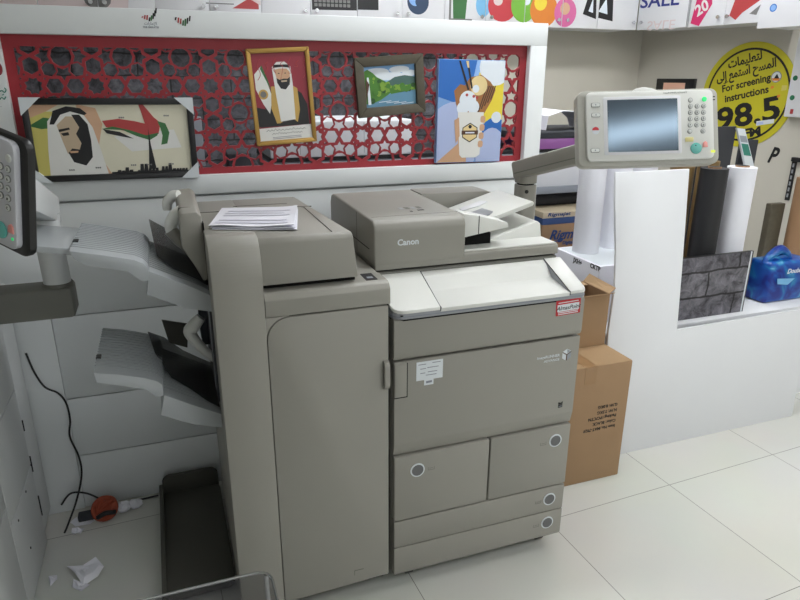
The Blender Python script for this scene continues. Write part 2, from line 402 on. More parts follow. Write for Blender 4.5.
# ------------------------------------------------------------------ pictures on the partition
def picture_root(name, label, cat, cx, cz, y, rot=0.0, group='pictures on the partition'):
    M = front(cx, y, cz) @ Matrix.Rotation(rot, 4, 'Z')
    return thing(name, label, cat, M=M, group=group), M
def frame_bars(w, h, b, d, m, bev=.002):
    g = G(); hw, hh = w / 2, h / 2
    for pts in ([(-hw, -hh), (hw, -hh), (hw - b, -hh + b), (-hw + b, -hh + b)], [(-hw, hh), (-hw + b, hh - b), (hw - b, hh - b), (hw, hh)],
                [(-hw, -hh), (-hw + b, -hh + b), (-hw + b, hh - b), (-hw, hh)], [(hw, -hh), (hw, hh), (hw - b, hh - b), (hw - b, -hh + b)]):
        g.add(prism(pts, 0, d, 'Z', bev), m)
    return g
# 1 wide poster with the man and the flag
t, M = picture_root('framed_picture', 'wide black-framed picture of a bearded man and a flag, with white corner guards', 'picture', -.699, 1.394, .803, math.radians(-.4))
w, h = .515, .262
mk('frame', frame_bars(w, h, .02, .018, 'frame_black'), None, t, M)
g = G().add(prism(rrect(-.24, .24, -.114, .114, 0), .002, .008, 'Z'), 'c_cream')
L = [0.008]
def lay(pts, c):
    g.add(flat(pts, L[0], .0003), c); L[0] += .00006
lay([(-.238, -.112), (-.12, -.112), (-.12, .09), (-.238, .09)], 'c_yellow')
lay([(-.238, .05), (-.2, .072), (-.165, .066), (-.17, .04), (-.21, .036), (-.238, .044)], 'c_green')
lay([(-.238, .07), (-.19, .09), (-.15, .112), (-.238, .112)], 'c_peach')
lay([(-.1, .112), (-.045, .1), (-.03, .05), (-.055, -.04), (-.02, -.112), (-.1, -.112)], 'c_peach')
lay([(.0, .01), (.19, .03), (.21, -.03), (.05, -.04)], 'c_white')
lay([(-.19, .06), (-.16, .096), (-.12, .1), (-.085, .085), (-.06, .04), (-.045, -.03), (-.03, -.112), (-.205, -.112), (-.2, -.03)], 'c_white')
lay([(-.185, .05), (-.17, .092), (-.13, .106), (-.09, .1), (-.072, .084), (-.08, .078), (-.12, .09), (-.15, .08), (-.172, .05)], 'c_black')
lay([(-.165, .048), (-.135, .075), (-.1, .074), (-.085, .03), (-.09, -.04), (-.118, -.066), (-.145, -.04), (-.155, 0)], 'c_skin')
lay([(-.118, .08), (-.095, .08), (-.074, .05), (-.07, 0), (-.072, -.055), (-.095, -.082), (-.13, -.07), (-.142, -.04), (-.13, -.026), (-.108, -.03), (-.1, -.01), (-.112, .02), (-.1, .04)], 'c_black')
lay([(-.162, .034), (-.13, .04), (-.128, .034), (-.16, .026)], 'c_black')
lay([(-.156, .022), (-.134, .026), (-.132, .016), (-.15, .014)], 'c_black')
lay([(-.138, -.034), (-.112, -.034), (-.114, -.04), (-.136, -.041)], 'c_skin2')
lay([(-.03, .06), (.02, .066), (.07, .058), (.1, .05), (.092, .09), (.086, .112), (.1, .112), (.13, .07), (.15, .052), (.14, .016), (.1, .004), (.05, .024), (-.02, .04)], 'c_red')
lay([(-.035, .034), (.03, .03), (.07, .01), (.11, -.004), (.135, .01), (.14, .02), (.1, .012), (.05, .03), (0, .042)], 'c_green')
lay([(.14, .058), (.165, .05), (.175, .02), (.165, -.016), (.145, -.02), (.152, .01), (.148, .034)], 'c_green')
lay([(-.03, .034), (.02, .024), (.06, .002), (.03, .008), (-.02, .02)], 'c_black')
sk = [(-.02, -.112)]; x = -.02; rs = random.Random(2)
while x < .225:
    hh = rs.choice((.006, .012, .02, .03, .016, .01)); wd = rs.choice((.006, .008, .01)); sk += [(x, -.112 + hh), (x + wd, -.112 + hh), (x + wd, -.106)]; x += wd + .003
sk += [(.23, -.112)]
lay(sk, 'c_black')
lay([(.098, -.1), (.104, -.04), (.109, .035), (.112, -.02), (.117, -.06), (.122, -.1)], 'c_black')
for a, b in ((.03, .07), (.17, .075), (-.06, -.09), (.05, -.085), (.1, -.085), (.17, -.085), (-.14, -.095)):
    for q in (-.006, 0, .006): lay(circ(a + q, b, .0028, 8), 'c_grey')
mk('print', g, None, t, M)
for sx in (-1, 1):
    for sy in (-1, 1):
        P = [(sx * .2595, sy * .133), (sx * .2, sy * .133), (sx * .2595, sy * .078)]
        mk('corner_guard', prism(P, -.001, .0195, 'Z'), 'label_white', t, M)
# 2 gold framed portrait
t, M = picture_root('framed_picture', 'gold-framed upright portrait of a bearded man in a white headcloth and dark cloak', 'picture', -.129, 1.525, .829, math.radians(3.2))
w, h = .222, .328
mk('frame', frame_bars(w, h, .016, .014, 'gold', .003), None, t, M)
g = G().add(prism(rrect(-.096, .096, -.149, .149, 0), .001, .006, 'Z'), 'c_maroon'); L[0] = .006
for i in range(7): 
    cxx = -.08 + .027 * i
    g.add(tube([(cxx, .06 + .02 * (i % 3), .0062), (cxx + .012, .08 + .02 * (i % 2), .0062), (cxx + .004, .11, .0062), (cxx + .016, .13 - .01 * (i % 2), .0062)], .0012, 5, 4), 'c_red')
big = lambda P, c: lay([(.008 + (x_ - .008) * 1.22, -.09 + (y_ + .09) * 1.06) for x_, y_ in P], c)
lay([(-.09, -.1), (.09, -.1), (.088, -.03), (.07, .01), (.03, .035), (-.03, .03), (-.055, .005), (-.07, -.06)], 'c_black')
lay([(-.095, -.03), (-.06, -.04), (-.055, -.08), (-.095, -.1)], 'c_black')
lay([(-.09, .08), (-.065, .105), (-.05, .06), (-.035, .0), (-.05, -.055), (-.07, -.02), (-.09, .03)], 'c_white')
lay([(-.068, .098), (-.062, .11), (-.045, .06), (-.035, .015), (-.05, .055)], 'c_green')
lay(circ(-.066, .012, .017, 16), 'c_gold'); lay(circ(-.066, .012, .011, 16), 'c_grey')
big([(-.028, .03), (-.012, .03), (-.006, -.09), (-.022, -.09), (-.034, -.04)], 'c_gold')
big([(.034, .03), (.048, .02), (.05, -.05), (.04, -.09), (.03, -.08)], 'c_gold')
big([(-.02, .09), (-.005, .106), (.018, .106), (.034, .09), (.036, .03), (.034, -.08), (-.01, -.085), (-.016, 0)], 'c_white')
big([(-.014, .082), (.0, .085), (.022, .084), (.03, .074), (.029, .04), (.016, .024), (.002, .026), (-.008, .045)], 'c_skin2')
big([(-.01, .056), (-.002, .05), (.012, .053), (.022, .052), (.03, .058), (.027, .034), (.014, .018), (.0, .022), (-.009, .04)], 'c_black')
big([(-.018, .088), (-.014, .098), (.03, .097), (.033, .086), (.01, .09)], 'c_black')
for a in (-.002, .017): big(circ(a, .07, .0028, 8, .0016), 'c_black')
big([(.007, .066), (.012, .058), (.004, .058)], 'c_tan')
big([(.002, .047), (.02, .048), (.02, .043), (.004, .042)], 'c_skin')
big([(-.01, -.088), (.02, -.082), (.035, -.094), (.02, -.1), (-.02, -.098)], 'c_black')
lay([(-.096, -.149), (.096, -.149), (.096, -.1), (-.096, -.104)], 'c_white')
for i, (a, b) in enumerate(((-.07, .075), (-.05, .06))):
    zz = -.114 - .012 * i; P = []; n = 22
    for q in range(n + 1): P.append((a + (b - a) * q / n, zz + (.003 if q % 2 else -.001) * (1 if q % 5 else 2), L[0]))
    g.add(tube(P, .0009, 4), 'ink')
for i in range(2): lay([(-.05, -.137 - .005 * i), (.055, -.136 - .005 * i), (.055, -.138 - .005 * i), (-.05, -.139 - .005 * i)], 'ink_grey')
mk('print', g, None, t, M)
# 3 landscape
t, M = picture_root('framed_picture', 'small dark wood framed landscape of a waterfall, green trees and a lake', 'picture', .279, 1.563, .829, math.radians(4.2))
w, h = .27, .212
mk('frame', frame_bars(w, h, .034, .02, 'wood_dark', .003), None, t, M)
g = G().add(prism(rrect(-.103, .103, -.074, .074, 0), .001, .006, 'Z'), 'c_sky'); L[0] = .006
for a, b, r1, r2 in ((-.05, .05, .05, .016), (.04, .056, .04, .012), (.0, .034, .06, .014), (.08, .04, .03, .012)): lay([p for p in clip(circ(a, b, r1, 20, r2), -.1, .1, -.07, .072)], 'c_cloud')
lay([(-.02, .01), (.02, .03), (.06, .034), (.101, .026), (.101, -.01), (0, -.01)], 'c_hill')
lay([(-.103, -.074), (.103, -.074), (.103, -.02), (0, -.028), (-.06, -.05), (-.103, -.06)], 'c_water')
lay([(-.103, .055), (-.085, .062), (-.066, .05), (-.05, .034), (-.02, .018), (.0, .0), (.0, -.026), (-.04, -.048), (-.07, -.058), (-.103, -.06)], 'c_leaf')
lay([(.0, -.002), (.03, .004), (.06, -.002), (.103, .004), (.103, -.02), (.0, -.03)], 'c_leaf')
rs = random.Random(5)
for i in range(46):
    a = rs.uniform(-.098, .095); top = .05 - (a + .1) * .5 if a < 0 else -.002; b = rs.uniform(-.05 if a < -.03 else -.02, max(top, -.015))
    lay(clip(circ(a, b, rs.uniform(.004, .012), 8), -.1, .1, -.062, .07), rs.choice(('c_leaf2', 'c_leaf3', 'c_leaf', 'c_leaf2')))
lay([(-.09, .035), (-.083, .035), (-.08, -.062), (-.092, -.062)], 'c_cloud')
lay([(-.099, -.05), (-.082, .01), (-.094, .03)], 'c_brown')
for i in range(4): lay([(-.05 + .03 * i, -.055 - .004 * i), (.0 + .03 * i, -.053 - .004 * i), (.0 + .03 * i, -.055 - .004 * i), (-.05 + .03 * i, -.057 - .004 * i)], 'c_cloud')
mk('print', g, None, t, M)
# 4 ice cream canvas
t, M = picture_root('canvas_print', 'frameless blue and yellow canvas of a hand holding a cup with ice cream', 'picture', .61, 1.464, .829, math.radians(-.6))
w, h = .285, .39
mk('canvas', box(-w / 2, w / 2, -h / 2, h / 2, 0, .022, .002), 'c_lblue', t, M)
g = G(); L[0] = .0221
def cl(P): return clip(P, -w / 2 + .002, w / 2 - .002, -h / 2 + .002, h / 2 - .002)
lay(cl([(-.15, .2), (.02, .2), (.0, .1), (-.05, .03), (-.15, .06)]), 'c_blue')
lay(cl([(.03, .15), (.07, .12), (.15, .15), (.15, -.15), (.11, -.2), (.06, -.1), (.02, .05)]), 'c_sun')
lay(cl(circ(.1, .17, .07, 20)), 'c_cloud')
lay(cl(circ(-.06, -.09, .13, 28)), 'c_lilac'); lay(cl(circ(.11, -.15, .085, 24, .13)), 'c_blue'); lay(cl(circ(.1, -.17, .07, 24, .11)), 'c_lilac')
lay(cl(circ(.115, -.02, .022, 16)), 'c_cloud')
lay(cl([(-.15, -.2), (-.05, -.12), (-.06, -.03), (-.045, .0), (-.02, -.04), (-.01, -.2)]), 'c_skin2')
lay([(-.075, .08), (-.05, .105), (-.03, .1), (-.01, .13), (.04, .14), (.08, .115), (.105, .085), (.09, .045), (.06, -.005), (-.05, .0), (-.065, .03)], 'c_waffle')
for i in range(5): lay([(.03 + .013 * i, .0 + .012 * i), (.036 + .013 * i, .0 + .012 * i), (.07 + .009 * i, .1), (.064 + .009 * i, .1)], 'c_brown')
lay(circ(.03, .1, .037, 20), 'c_ice'); lay(circ(.018, .088, .015, 12), 'c_cloud')
lay(circ(-.015, .045, .036, 20), 'c_cloud'); lay(circ(-.035, .015, .026, 16), 'c_cloud'); lay(circ(.01, .02, .026, 16), 'c_cloud')
for a, b in ((-.02, .065), (.01, .06), (.025, .055)): lay(circ(a, b, .006, 8), 'c_red')
lay([(-.06, .19), (-.052, .19), (-.01, .085), (-.018, .083)], 'c_black'); lay([(-.025, .185), (-.018, .187), (.004, .09), (-.003, .088)], 'c_black')
lay([(-.03, .19), (-.018, .19), (-.015, .165), (-.022, .165)], 'c_ice')
lay([(-.056, .0), (.058, .0), (.048, -.165), (.03, -.176), (-.03, -.176), (-.042, -.165)], 'c_white')
for i in range(4): lay(rrect(.044 - .002 * i, .066 - .002 * i, -.04 - .032 * i, -.014 - .032 * i, .008, 3), 'c_skin2')
lay([(-.07, -.03), (-.05, -.02), (-.044, -.09), (-.06, -.12)], 'c_skin2')
def hx(r): return [(r * math.sin(2 * PI * q / 6), -.078 + r * math.cos(2 * PI * q / 6)) for q in range(6)]
lay(hx(.038), 'c_black'); lay(hx(.034), 'c_ice'); lay([(-.036, -.086), (.036, -.086), (.036, -.07), (-.036, -.07)], 'c_brown')
lay([(-.02, -.081), (.02, -.081), (.02, -.076), (-.02, -.076)], 'c_cloud'); lay(circ(0, -.055, .008, 6), 'c_black')
mk('print', g, None, t, M)

# ------------------------------------------------------------------ a copier control panel (used on both machines)
PXM = .00295
def control_panel(parent, M, shell, face, depth, name='control_panel'):
    """M: local x right, y up, z towards the user"""
    def U(px): return (px - 647) * PXM
    def V(py): return (127 - py) * PXM
    ko = 0 if shell == 'panel_shell' else 5
    root = mk(name, prism(rrect(-.205, .209, -.113, .11, .022), -depth, 0, 'Z', .006), shell, parent, M)
    def sub(n, g, m=None, label=None): return mk(n, g, m, root, M, label)
    g = G().add(prism(rrect(-.182, .190, -.10, .103, .016), -.002, .012, 'Z', .004), face)
    g.add(prism(rrect(U(602), U(679), V(155), V(97.5), .006), .0118, .0135, 'Z', .0006), 'cabinet_white')
    g.add(text('imageRUNNER ADVANCE', .0062, U(662), V(95.4), .0123), 'key_line')
    sub('face_plate', g)
    sub('screen', prism(rrect(U(606), U(675.5), V(152.2), V(100.5), .001), .0125, .0142, 'Z'), 'screen')
    sub('top_bulge', prism([(U(630), .1), (U(636), .113), (U(644), .117), (U(652), .113), (U(662), .1)], -.03, .006, 'Z', .003), 'white_plastic')
    for px, py in ((594.5, 105), (594.5, 115), (593, 150)):
        g = G().add(prism(rrect(U(px - 4.5), U(px + 4.5), V(py + 2.2), V(py - 2.2), .004), .012, .0142, 'Z', .0006), 'key_line')
        g.add(prism(rrect(U(px - 4), U(px + 4), V(py + 1.7), V(py - 1.7), .003), .0141, .0148, 'Z'), 'key_white'); g.add(flat(circ(U(px), V(py), .002, 8), .0148), 'ink_grey'); sub('key', g)
    g = G().add(flat(circ(U(594), V(130), .0115, 20), .0122), 'label_white'); g.add(flat([(U(590.5), V(130)), (U(597.5), V(130)), (U(596.5), V(127.5)), (U(594), V(126.4)), (U(591), V(128))], .0126), 'label_red')
    sub('sticker', g, None, 'round red and white sticker')
    ks = [(688.6, 102.6)] + [(688.6 - .3 * r + c * 6.5, 108.8 + 6.2 * r) for r in range(4) for c in range(3)] + [(687.2, 133.6), (700.2, 133.6)]
    lab = ['', '1', '2', '3', '4', '5', '6', '7', '8', '9', '*', '0', '#', '', 'C']
    for (px, py), s in zip(ks, lab):
        px += ko
        g = G().add(prism(circ(U(px), V(py), .0068, 20), .012, .0136, 'Z'), 'key_line'); g.add(prism(circ(U(px), V(py), .0056, 20), .0136, .015, 'Z', .0008), 'key_white')
        if s: g.add(text(s, .0075, U(px), V(py) - .0026, .0152, 'CENTER', bold=.0001), 'ink')
        sub('key', g)
    sub('power_key', prism(circ(U(702.4 + ko), V(102), .0072, 20), .012, .0148, 'Z', .001), 'led_green' if shell == 'panel_shell' else 'key_white')
    sub('reset_key', prism(rrect(U(682.5 + ko), U(690.5 + ko), V(143.8), V(139.4), .002), .012, .0148, 'Z', .0008), 'key_yellow', 'pale yellow key')
    g = G().add(prism(circ(U(693 + ko), V(150.5), .0165, 28), .012, .0155, 'Z', .0015), 'key_teal'); g.add(flat(circ(U(692.4 + ko), V(147.8), .002, 8), .0156), 'ink'); sub('start_key', g, None, 'large teal start key')
    sub('stop_key', prism([(U(699.6 + ko), V(149.6)), (U(704.6 + ko), V(149.6)), (U(704.2 + ko), V(145)), (U(702.2 + ko), V(143.6)), (U(700 + ko), V(145))], .012, .0148, 'Z', .0006), 'key_red', 'small red stop key')
    sub('indicator_lamp', prism(rrect(U(707.8), U(712), V(155), V(152.6), .001) if shell == 'panel_shell' else circ(U(707.8), V(153.5), .003, 12), -.001, .0132, 'Z'), 'led_lime' if shell == 'panel_shell' else 'led_green')
    g = G()
    for yy in (98, 101): g.add(flat(rrect(U(712.5), U(715.2), V(yy + 1), V(yy), .0004), .0001, .0004), 'ink')
    sub('port_mark', g)
    return root

# ------------------------------------------------------------------ the printer (front plane y = 0, left edge x = 0)
pr = thing('multifunction_printer', 'large beige-grey copier with white work shelf, document feeder and tilted touch panel on an arm', 'printer', (.32, .37, 0))
mk('body', G().add(box(.004, .631, .026, .745, .06, .962, .008), 'beige').add(box(.02, .615, .05, .72, .035, .062), 'gap_dark').add(box(.01, .628, .0235, .0262, .07, .945), 'gap_dark'), None, pr)
def yz(pts): return pts
g = prism([(-.004, .947), (-.004, .838), (.002, .825), (.023, .823), (.023, .951), (.004, .951)], .004, .635, 'X', .004); uc = mk('upper_cover', g, 'beige', pr)
g = G().add(prism([(0, .8185), (0, .548), (.009, .506), (.023, .506), (.023, .8185)], .006, .635, 'X', .003), 'beige')
fd = mk('front_door', g, None, pr)
g = G().add(box(.007, .045, -.0025, .004, .706, .812, .002), 'beige').add(box(.045, .0475, -.001, .003, .706, .814), 'gap_dark').add(box(.007, .0475, -.001, .003, .703, .706), 'gap_dark')
mk('door_grip', g, None, fd)
g = G()
g.add(flat([(0, 0), (.084, 0), (.084, .06), (0, .06)]), 'label_white')
for i, (a, b, zz) in enumerate(((.006, .03, .05), (.05, .076, .052), (.012, .03, .036), (.034, .07, .038), (.012, .028, .022), (.036, .066, .024), (.03, .064, .014))): g.add(flat([(a, zz), (b, zz), (b, zz + .0022), (a, zz + .0022)], .0004), 'ink_grey')
mk('label', g, None, fd, front(.0745, -.0006, .75), 'white printed service label')
g = G().add(flat([(0, 0), (.03, 0), (.03, .021), (0, .021)], .0004), 'label_white').add(flat([(.006, .006), (.025, .007), (.025, .014), (.006, .013)], .0008), 'ink_grey')
mk('label', g, None, fd, front(.099, -.0012, .733), 'tiny white tab label')
g = G(); c = .016                                                        # cube emblem
g.add(flat([(-c, .009), (0, .018), (c, .009), (0, 0)]), 'label_white'); g.add(flat([(-c, .006), (-.002, -.003), (-.002, -.022), (-c, -.013)]), 'label_white')
g.add(flat([(.002, -.003), (c, .006), (c, -.013), (.002, -.022)]), 'steel_grey'); g.add(flat([(-.002, .0), (.002, .0), (.002, -.022), (-.002, -.022)], .0005), 'c_brown').add(flat([(-c, .009), (0, .0), (c, .009), (c, .006), (0, -.004), (-c, .006)], .0005), 'c_brown')
g.add(flat([(0, .0165), (c - .002, .009), (.002, .003)], .0003), 'steel_grey')
mk('emblem', g, None, fd, front(.589, -.0006, .762), 'silver cube emblem')
g = G().add(text('imageRUNNER', .0125, .0, .0, 0, 'RIGHT', bold=.00025, sx=1.05), 'label_white').add(text('ADVANCE', .0105, 0, -.014, 0, 'RIGHT', bold=.0002, sx=1.15), 'label_white')
mk('lettering', g, None, fd, front(.563, -.0006, .758), 'small white imageRUNNER ADVANCE lettering')
g = G().add(flat([(-.008, -.012), (.008, -.012), (.008, -.001), (-.008, -.001)]), 'ink').add(flat([(-.008, 0), (.008, 0), (.008, .010), (.002, .004), (-.008, .008)]), 'ink').add(flat([(-.006, -.008), (.006, -.008), (.006, -.006), (-.006, -.006)], .0003), 'steel_grey')
mk('energy_mark', g, None, fd, front(.583, -.0006, .584), 'small dark square energy mark')
g = G().add(flat(rrect(0, .088, 0, .05, .002)), 'label_red').add(flat([(.005, .013), (.083, .013), (.083, .036), (.005, .036)], .0004), 'label_white')
g.add(text('AlmasPoint', .0185, .044, .018, .0008, 'CENTER', shear=.3, bold=.0002), 'ink')
for zz in (.0405, .0085, .003): g.add(flat([(.008, zz), (.08, zz), (.08, zz + .0028), (.008, zz + .0028)], .0004), 'label_white')
mk('label', g, None, uc, front(.532, -.0045, .898) @ Matrix.Rotation(math.radians(2), 4, 'Z'), 'red and white dealer sticker')
def round_button(parent, x, z, y=0):
    g = G().add(cyl((x, y + .006, z), (x, y - .0022, z), .0245, .0235, 28), 'label_white').add(cyl((x, y - .0018, z), (x, y - .0036, z), .0195, .0185, 28), 'button_grey')
    mk('round_button', g, None, parent)
def symbol(x, z, y):
    g = G()
    for a, b, cc, d in ((0, .022, 0, .0014), (0, .0014, 0, .011), (.0206, .022, 0, .011), (.005, .017, .006, .0074)): g.add(flat([(a, cc), (b, cc), (b, d), (a, d)]), 'beige_dark')
    return g, front(x, y - .0005, z)
for x0, x1, bx, sx in ((.007, .331, .083, .118), (.3355, .634, .577, .52)):
    d = mk('paper_deck', box(x0, x1, 0, .026, .2705, .502, .005), 'beige', pr); round_button(d, bx, .445 if bx < .3 else .449)
    g, MM = symbol(sx, .436 if bx < .3 else .44, 0); mk('paper_mark', g, None, d, MM)
for z0, z1, bz in ((.1685, .2665, .218), (.057, .1655, .121)):
    if z0 > .1: bm = box(.007, .633, 0, .026, z0, z1, .004)
    else: bm = prism([(0, z1), (0, .07), (.004, .06), (.012, z0), (.026, z0), (.026, z1)], .007, .633, 'X', .003)
    d = mk('paper_drawer', bm, 'beige', pr); round_button(d, .575, bz)
    g, MM = symbol(.52, bz - .008, 0); mk('paper_mark', g, None, d, MM)
for x, y in ((.08, .07), (.585, .07), (.08, .68), (.585, .68)):
    mk('caster', G().add(cyl((x - .013, y, .022), (x + .013, y, .022), .022, None, 20), 'black_plastic').add(box(x - .016, x + .016, y - .016, y + .016, .03, .045), 'gap_dark'), None, pr)
# white work shelf in front of the scanner
def sheared(pts, z0, z1, slope, m, bev=.003):
    bm = prism(pts, z0, z1, 'Z', bev)
    for v in bm.verts: v.co.z += slope * max(0, v.co.y)
    return bm
SL = .40
g = G()
g.add(sheared(rrect(.0, .1415, -.012, .152, (.04, 0, 0, 0)), .968, .979, SL, 0, .0025), 'white_plastic')
g.add(sheared(rrect(.5735, .636, -.012, .152, (0, .022, 0, 0)), .968, .979, SL, 0, .0025), 'white_plastic')
g.add(prism([(-.012, .9745), (.0, .9755), (.092, .992), (.128, 1.026), (.152, 1.037), (.152, 1.02), (.14, .972), (-.01, .962)], .1432, .5718, 'X', .001), 'white_plastic')
for x in (.1424, .5727): g.add(prism([(-.0125, .966), (-.0125, .9775), (.0, .9798), (.152, 1.0405), (.152, 1.02), (.0, .966)], x - .0006, x + .0006, 'X'), 'gap_dark')
for x in (.1437, .5708): g.add(prism([(-.012, .970), (.092, .990), (.128, 1.024), (.152, 1.038), (.0, .9785), (-.012, .977)], x - .0003, x + .001, 'X'), 'lip_grey')
sh = mk('work_shelf', g, None, pr, label='white front shelf with recessed tray')
g = G().add(prism(rrect(.0, .636, -.010, .14, (.038, .022, 0, 0), 8), .951, .968, 'Z', .002), 'lip_grey').add(prism(rrect(-.001, .637, -.011, .139, (.038, .022, 0, 0), 8), .9585, .9600, 'Z'), 'ink_grey').add(prism(rrect(.004, .632, -.004, .13, (.034, .02, 0, 0), 8), .945, .953, 'Z'), 'gap_dark')
mk('shelf_lip', g, None, pr, label='bluish grey lip under the shelf')
mk('status_lamp', box(.022, .034, -.009, -.001, .9605, .9645, .0008), 'ink', pr)
mk('scanner_base', G().add(box(.012, .622, .15, .72, .95, 1.046, .004), 'beige_dark'), None, pr)
# document feeder
df = mk('document_feeder', G().add(prism([(.15, 1.052), (.152, 1.078), (.160, 1.086), (.68, 1.086), (.68, 1.05), (.158, 1.05)], .0, .626, 'X', .003), 'beige').add(box(.02, .615, .165, .67, 1.044, 1.052), 'gap_dark'), None, pr)
g = G().add(prism([(.150, 1.066), (.150, 1.172), (.156, 1.188), (.172, 1.1985), (.63, 1.2035), (.655, 1.196), (.67, 1.17), (.67, 1.066)], -.003, .29, 'X', .006, 3), 'beige')
g.add(box(-.0035, -.001, .33, .331, 1.07, 1.195), 'gap_dark').add(box(-.004, -.0022, .2, .42, 1.1065, 1.1085), 'gap_dark')
fc = mk('feeder_cover', g, None, df)
def top_at(x, y): return frame_mat((x, y, 1.1985 + (y - .172) * .0109 + .0004), (1, 0, 0), (0, 1, .0109))
g = G()
for a, b, wd in ((0, 0, .008), (.028, .01, .022)): mk('icon', flat([(a, b), (a + wd, b), (a + wd, b + .012), (a, b + .012)]), 'ink', fc, top_at(.15, .255))
for i in range(4): mk('icon', flat([(-.02 + .02 * i, .04), (-.006 + .02 * i, .04), (-.006 + .02 * i, .07), (-.02 + .02 * i, .07)]), 'beige_dark' if i % 2 else 'lip_grey', fc, top_at(.15, .255))
g = G().add(box(.01, .288, .215, .2158, 1.1985, 1.1996), 'beige_dark'); mk('seam', g, None, fc)
g = G().add(text('Canon', .0255, 0, 0, 0, 'LEFT', bold=.0007, ext=.0006, sx=1.0), 'label_white'); mk('lettering', g, None, fc, front(.068, .1492, 1.124), 'white Canon lettering')
g = G().add(prism([(.291, 1.2), (.335, 1.193), (.446, 1.163), (.45, 1.147), (.291, 1.124)], .172, .24, 'Y', .003), 'white_plastic').add(box(.3435, .3455, .1705, .24, 1.133, 1.19), 'gap_dark')
mk('tray_hinge_cover', g, None, df, label='white tapered cover')
def tray(x): return 1.126 + (x - .31) * .285
xs = [.31, .38, .45, .52, .575, .588]
it = prism([(x, tray(x)) for x in xs] + [(.594, 1.199), (.588, 1.190), (.52, 1.170), (.31, 1.112)], .262, .515, 'Y', .003)
g = G().add(it, 'white_plastic').add(prism([(.53, .2), (.545, .25), (.40, .262), (.42, .23)], 0, .001, 'Z'), 'white_plastic') if False else G().add(it, 'white_plastic')
ip = mk('input_tray', g, None, df, label='white sloping input tray')
pad = prism([(.39, .30), (.44, .285), (.46, .30), (.455, .37), (.40, .37)], 0, .004, 'Z', .001)
for v in pad.verts: v.co.z += tray(v.co.x) + .0005
mk('paper_guide', pad, 'lip_grey', ip)
pad = prism([(.40, .42), (.46, .405), (.50, .42), (.49, .45), (.41, .455)], 0, .004, 'Z', .001)
for v in pad.verts: v.co.z += tray(v.co.x) + .0005
mk('paper_guide', pad, 'cabinet_white', ip)
g = G().add(prism([(.302, 1.086), (.302, 1.2), (.56, 1.197), (.585, 1.19), (.585, 1.086)], .545, .665, 'Y', .004), 'beige'); mk('rear_cover', g, None, df)
mk('opening_shade', box(.2905, .41, .215, .54, 1.0885, 1.1235), 'gap_dark', df)  # solid dark block puts the shade inside the feeder gap into colour
g = G().add(prism([(.40, 1.0865), (.455, 1.10), (.60, 1.141), (.612, 1.132), (.618, 1.0865)], .245, .52, 'Y', .003), 'white_plastic').add(prism(rrect(.291, .618, .157, .53, .004), 1.0845, 1.0885, 'Z'), 'white_plastic')
mk('output_tray', g, None, df, label='white output ramp')
# touch panel on its arm
g = G().add(box(.60, .735, .46, .54, .93, 1.0, .01), 'beige').add(prism(rrect(.662, .732, .465, .535, .02), .96, 1.222, 'Z', .003), 'beige').add(cyl((.697, .5, 1.22), (.697, .5, 1.23), .031, None, 28), 'gap_dark')
g.add(prism(rrect(.662, .732, .465, .535, .02), 1.227, 1.275, 'Z', .004), 'beige').add(cyl((.682, .4655, 1.2), (.682, .462, 1.2), .007, None, 12), 'ink')
mk('panel_post', g, None, pr)
CP = frame_mat((.797, .004, 1.458), (.9402, -.3407, .0044), (.1074, .3086, .9451)) @ Matrix.Rotation(math.radians(1.5), 4, 'Z')
a = Vector((.688, .5, 1.278)); b = CP @ Vector((.0, -.022, -.05)); d = (b - a).normalized()
AM = frame_mat(a, d, (0, 0, 1)); ln = (b - a).length
arm = G().add(box(-.035, ln, -.032, .034, -.034, .034, .012), 'beige').add(box(-.02, ln - .02, -.012, -.009, .0335, .0346), 'beige_dark')
arm.add(box(ln - .03, ln + .03, -.045, .055, -.045, .045, .01), 'beige')
mk('panel_arm', arm, None, pr, AM)
control_panel(pr, CP, 'panel_shell', 'white_plastic', .04)

# ------------------------------------------------------------------ the finisher
fi = thing('finisher', 'beige-grey paper finisher with tall door and two grey output trays, left of the copier', 'printer', (-.24, .33, 0))
g = G().add(box(-.473, -.006, .012, .66, .07, 1.062, .006), 'beige').add(box(-.46, -.02, .03, .64, .045, .072), 'gap_dark').add(prism([(0, 1.0), (.0, 1.045), (.01, 1.0585), (.022, 1.063), (.1, 1.063), (.1, 1.0)], -.3475, -.005, 'X', .002), 'beige').add(box(-.352, -.007, .009, .0125, .08, 1.0), 'gap_dark').add(prism([(-.287 - .0625 * math.sin(k_ * PI / 12), .9365 + .0625 * math.cos(k_ * PI / 12)) for k_ in range(7)] + [(-.3495, .9995), (-.287, .9995)], -.001, .012, 'Y'), 'beige')
mk('body', g, None, fi)
door = prism([(-.347, .068), (-.012, .078), (-.012, .9965)] + [(-.287 - .06 * math.sin(k * PI / 12), .9365 + .06 * math.cos(k * PI / 12)) for k in range(7)], -.002, .016, 'Y', .002)
g = G().add(door, 'beige')
for x0, x1, z0, z1 in ((-.126, -.096, .122, .124), (-.127, -.125, .105, .124)): g.add(box(x0, x1, -.0026, 0, z0, z1), 'beige_dark')
dd = mk('front_door', g, None, fi)
g = G().add(prism([(0.0, .742), (-.014, .748), (-.018, .758), (-.018, .818), (-.014, .828), (0, .834), (0, .826), (-.009, .818), (-.009, .758), (0, .75)], -.028, -.012, 'X', .001), 'beige').add(box(-.026, -.013, -.0028, 0, .75, .826), 'gap_dark')
mk('handle', g, None, dd)
mk('side_column', prism([(-.006, .055)] + [(-.006 + .075 * (1 - math.cos(a_ * PI / 32)), 1.105 + .104 * math.sin(a_ * PI / 32)) for a_ in range(17)] + [(.10, 1.209), (.10, .055)], -.475, -.3495, 'X', .002), 'beige', fi)
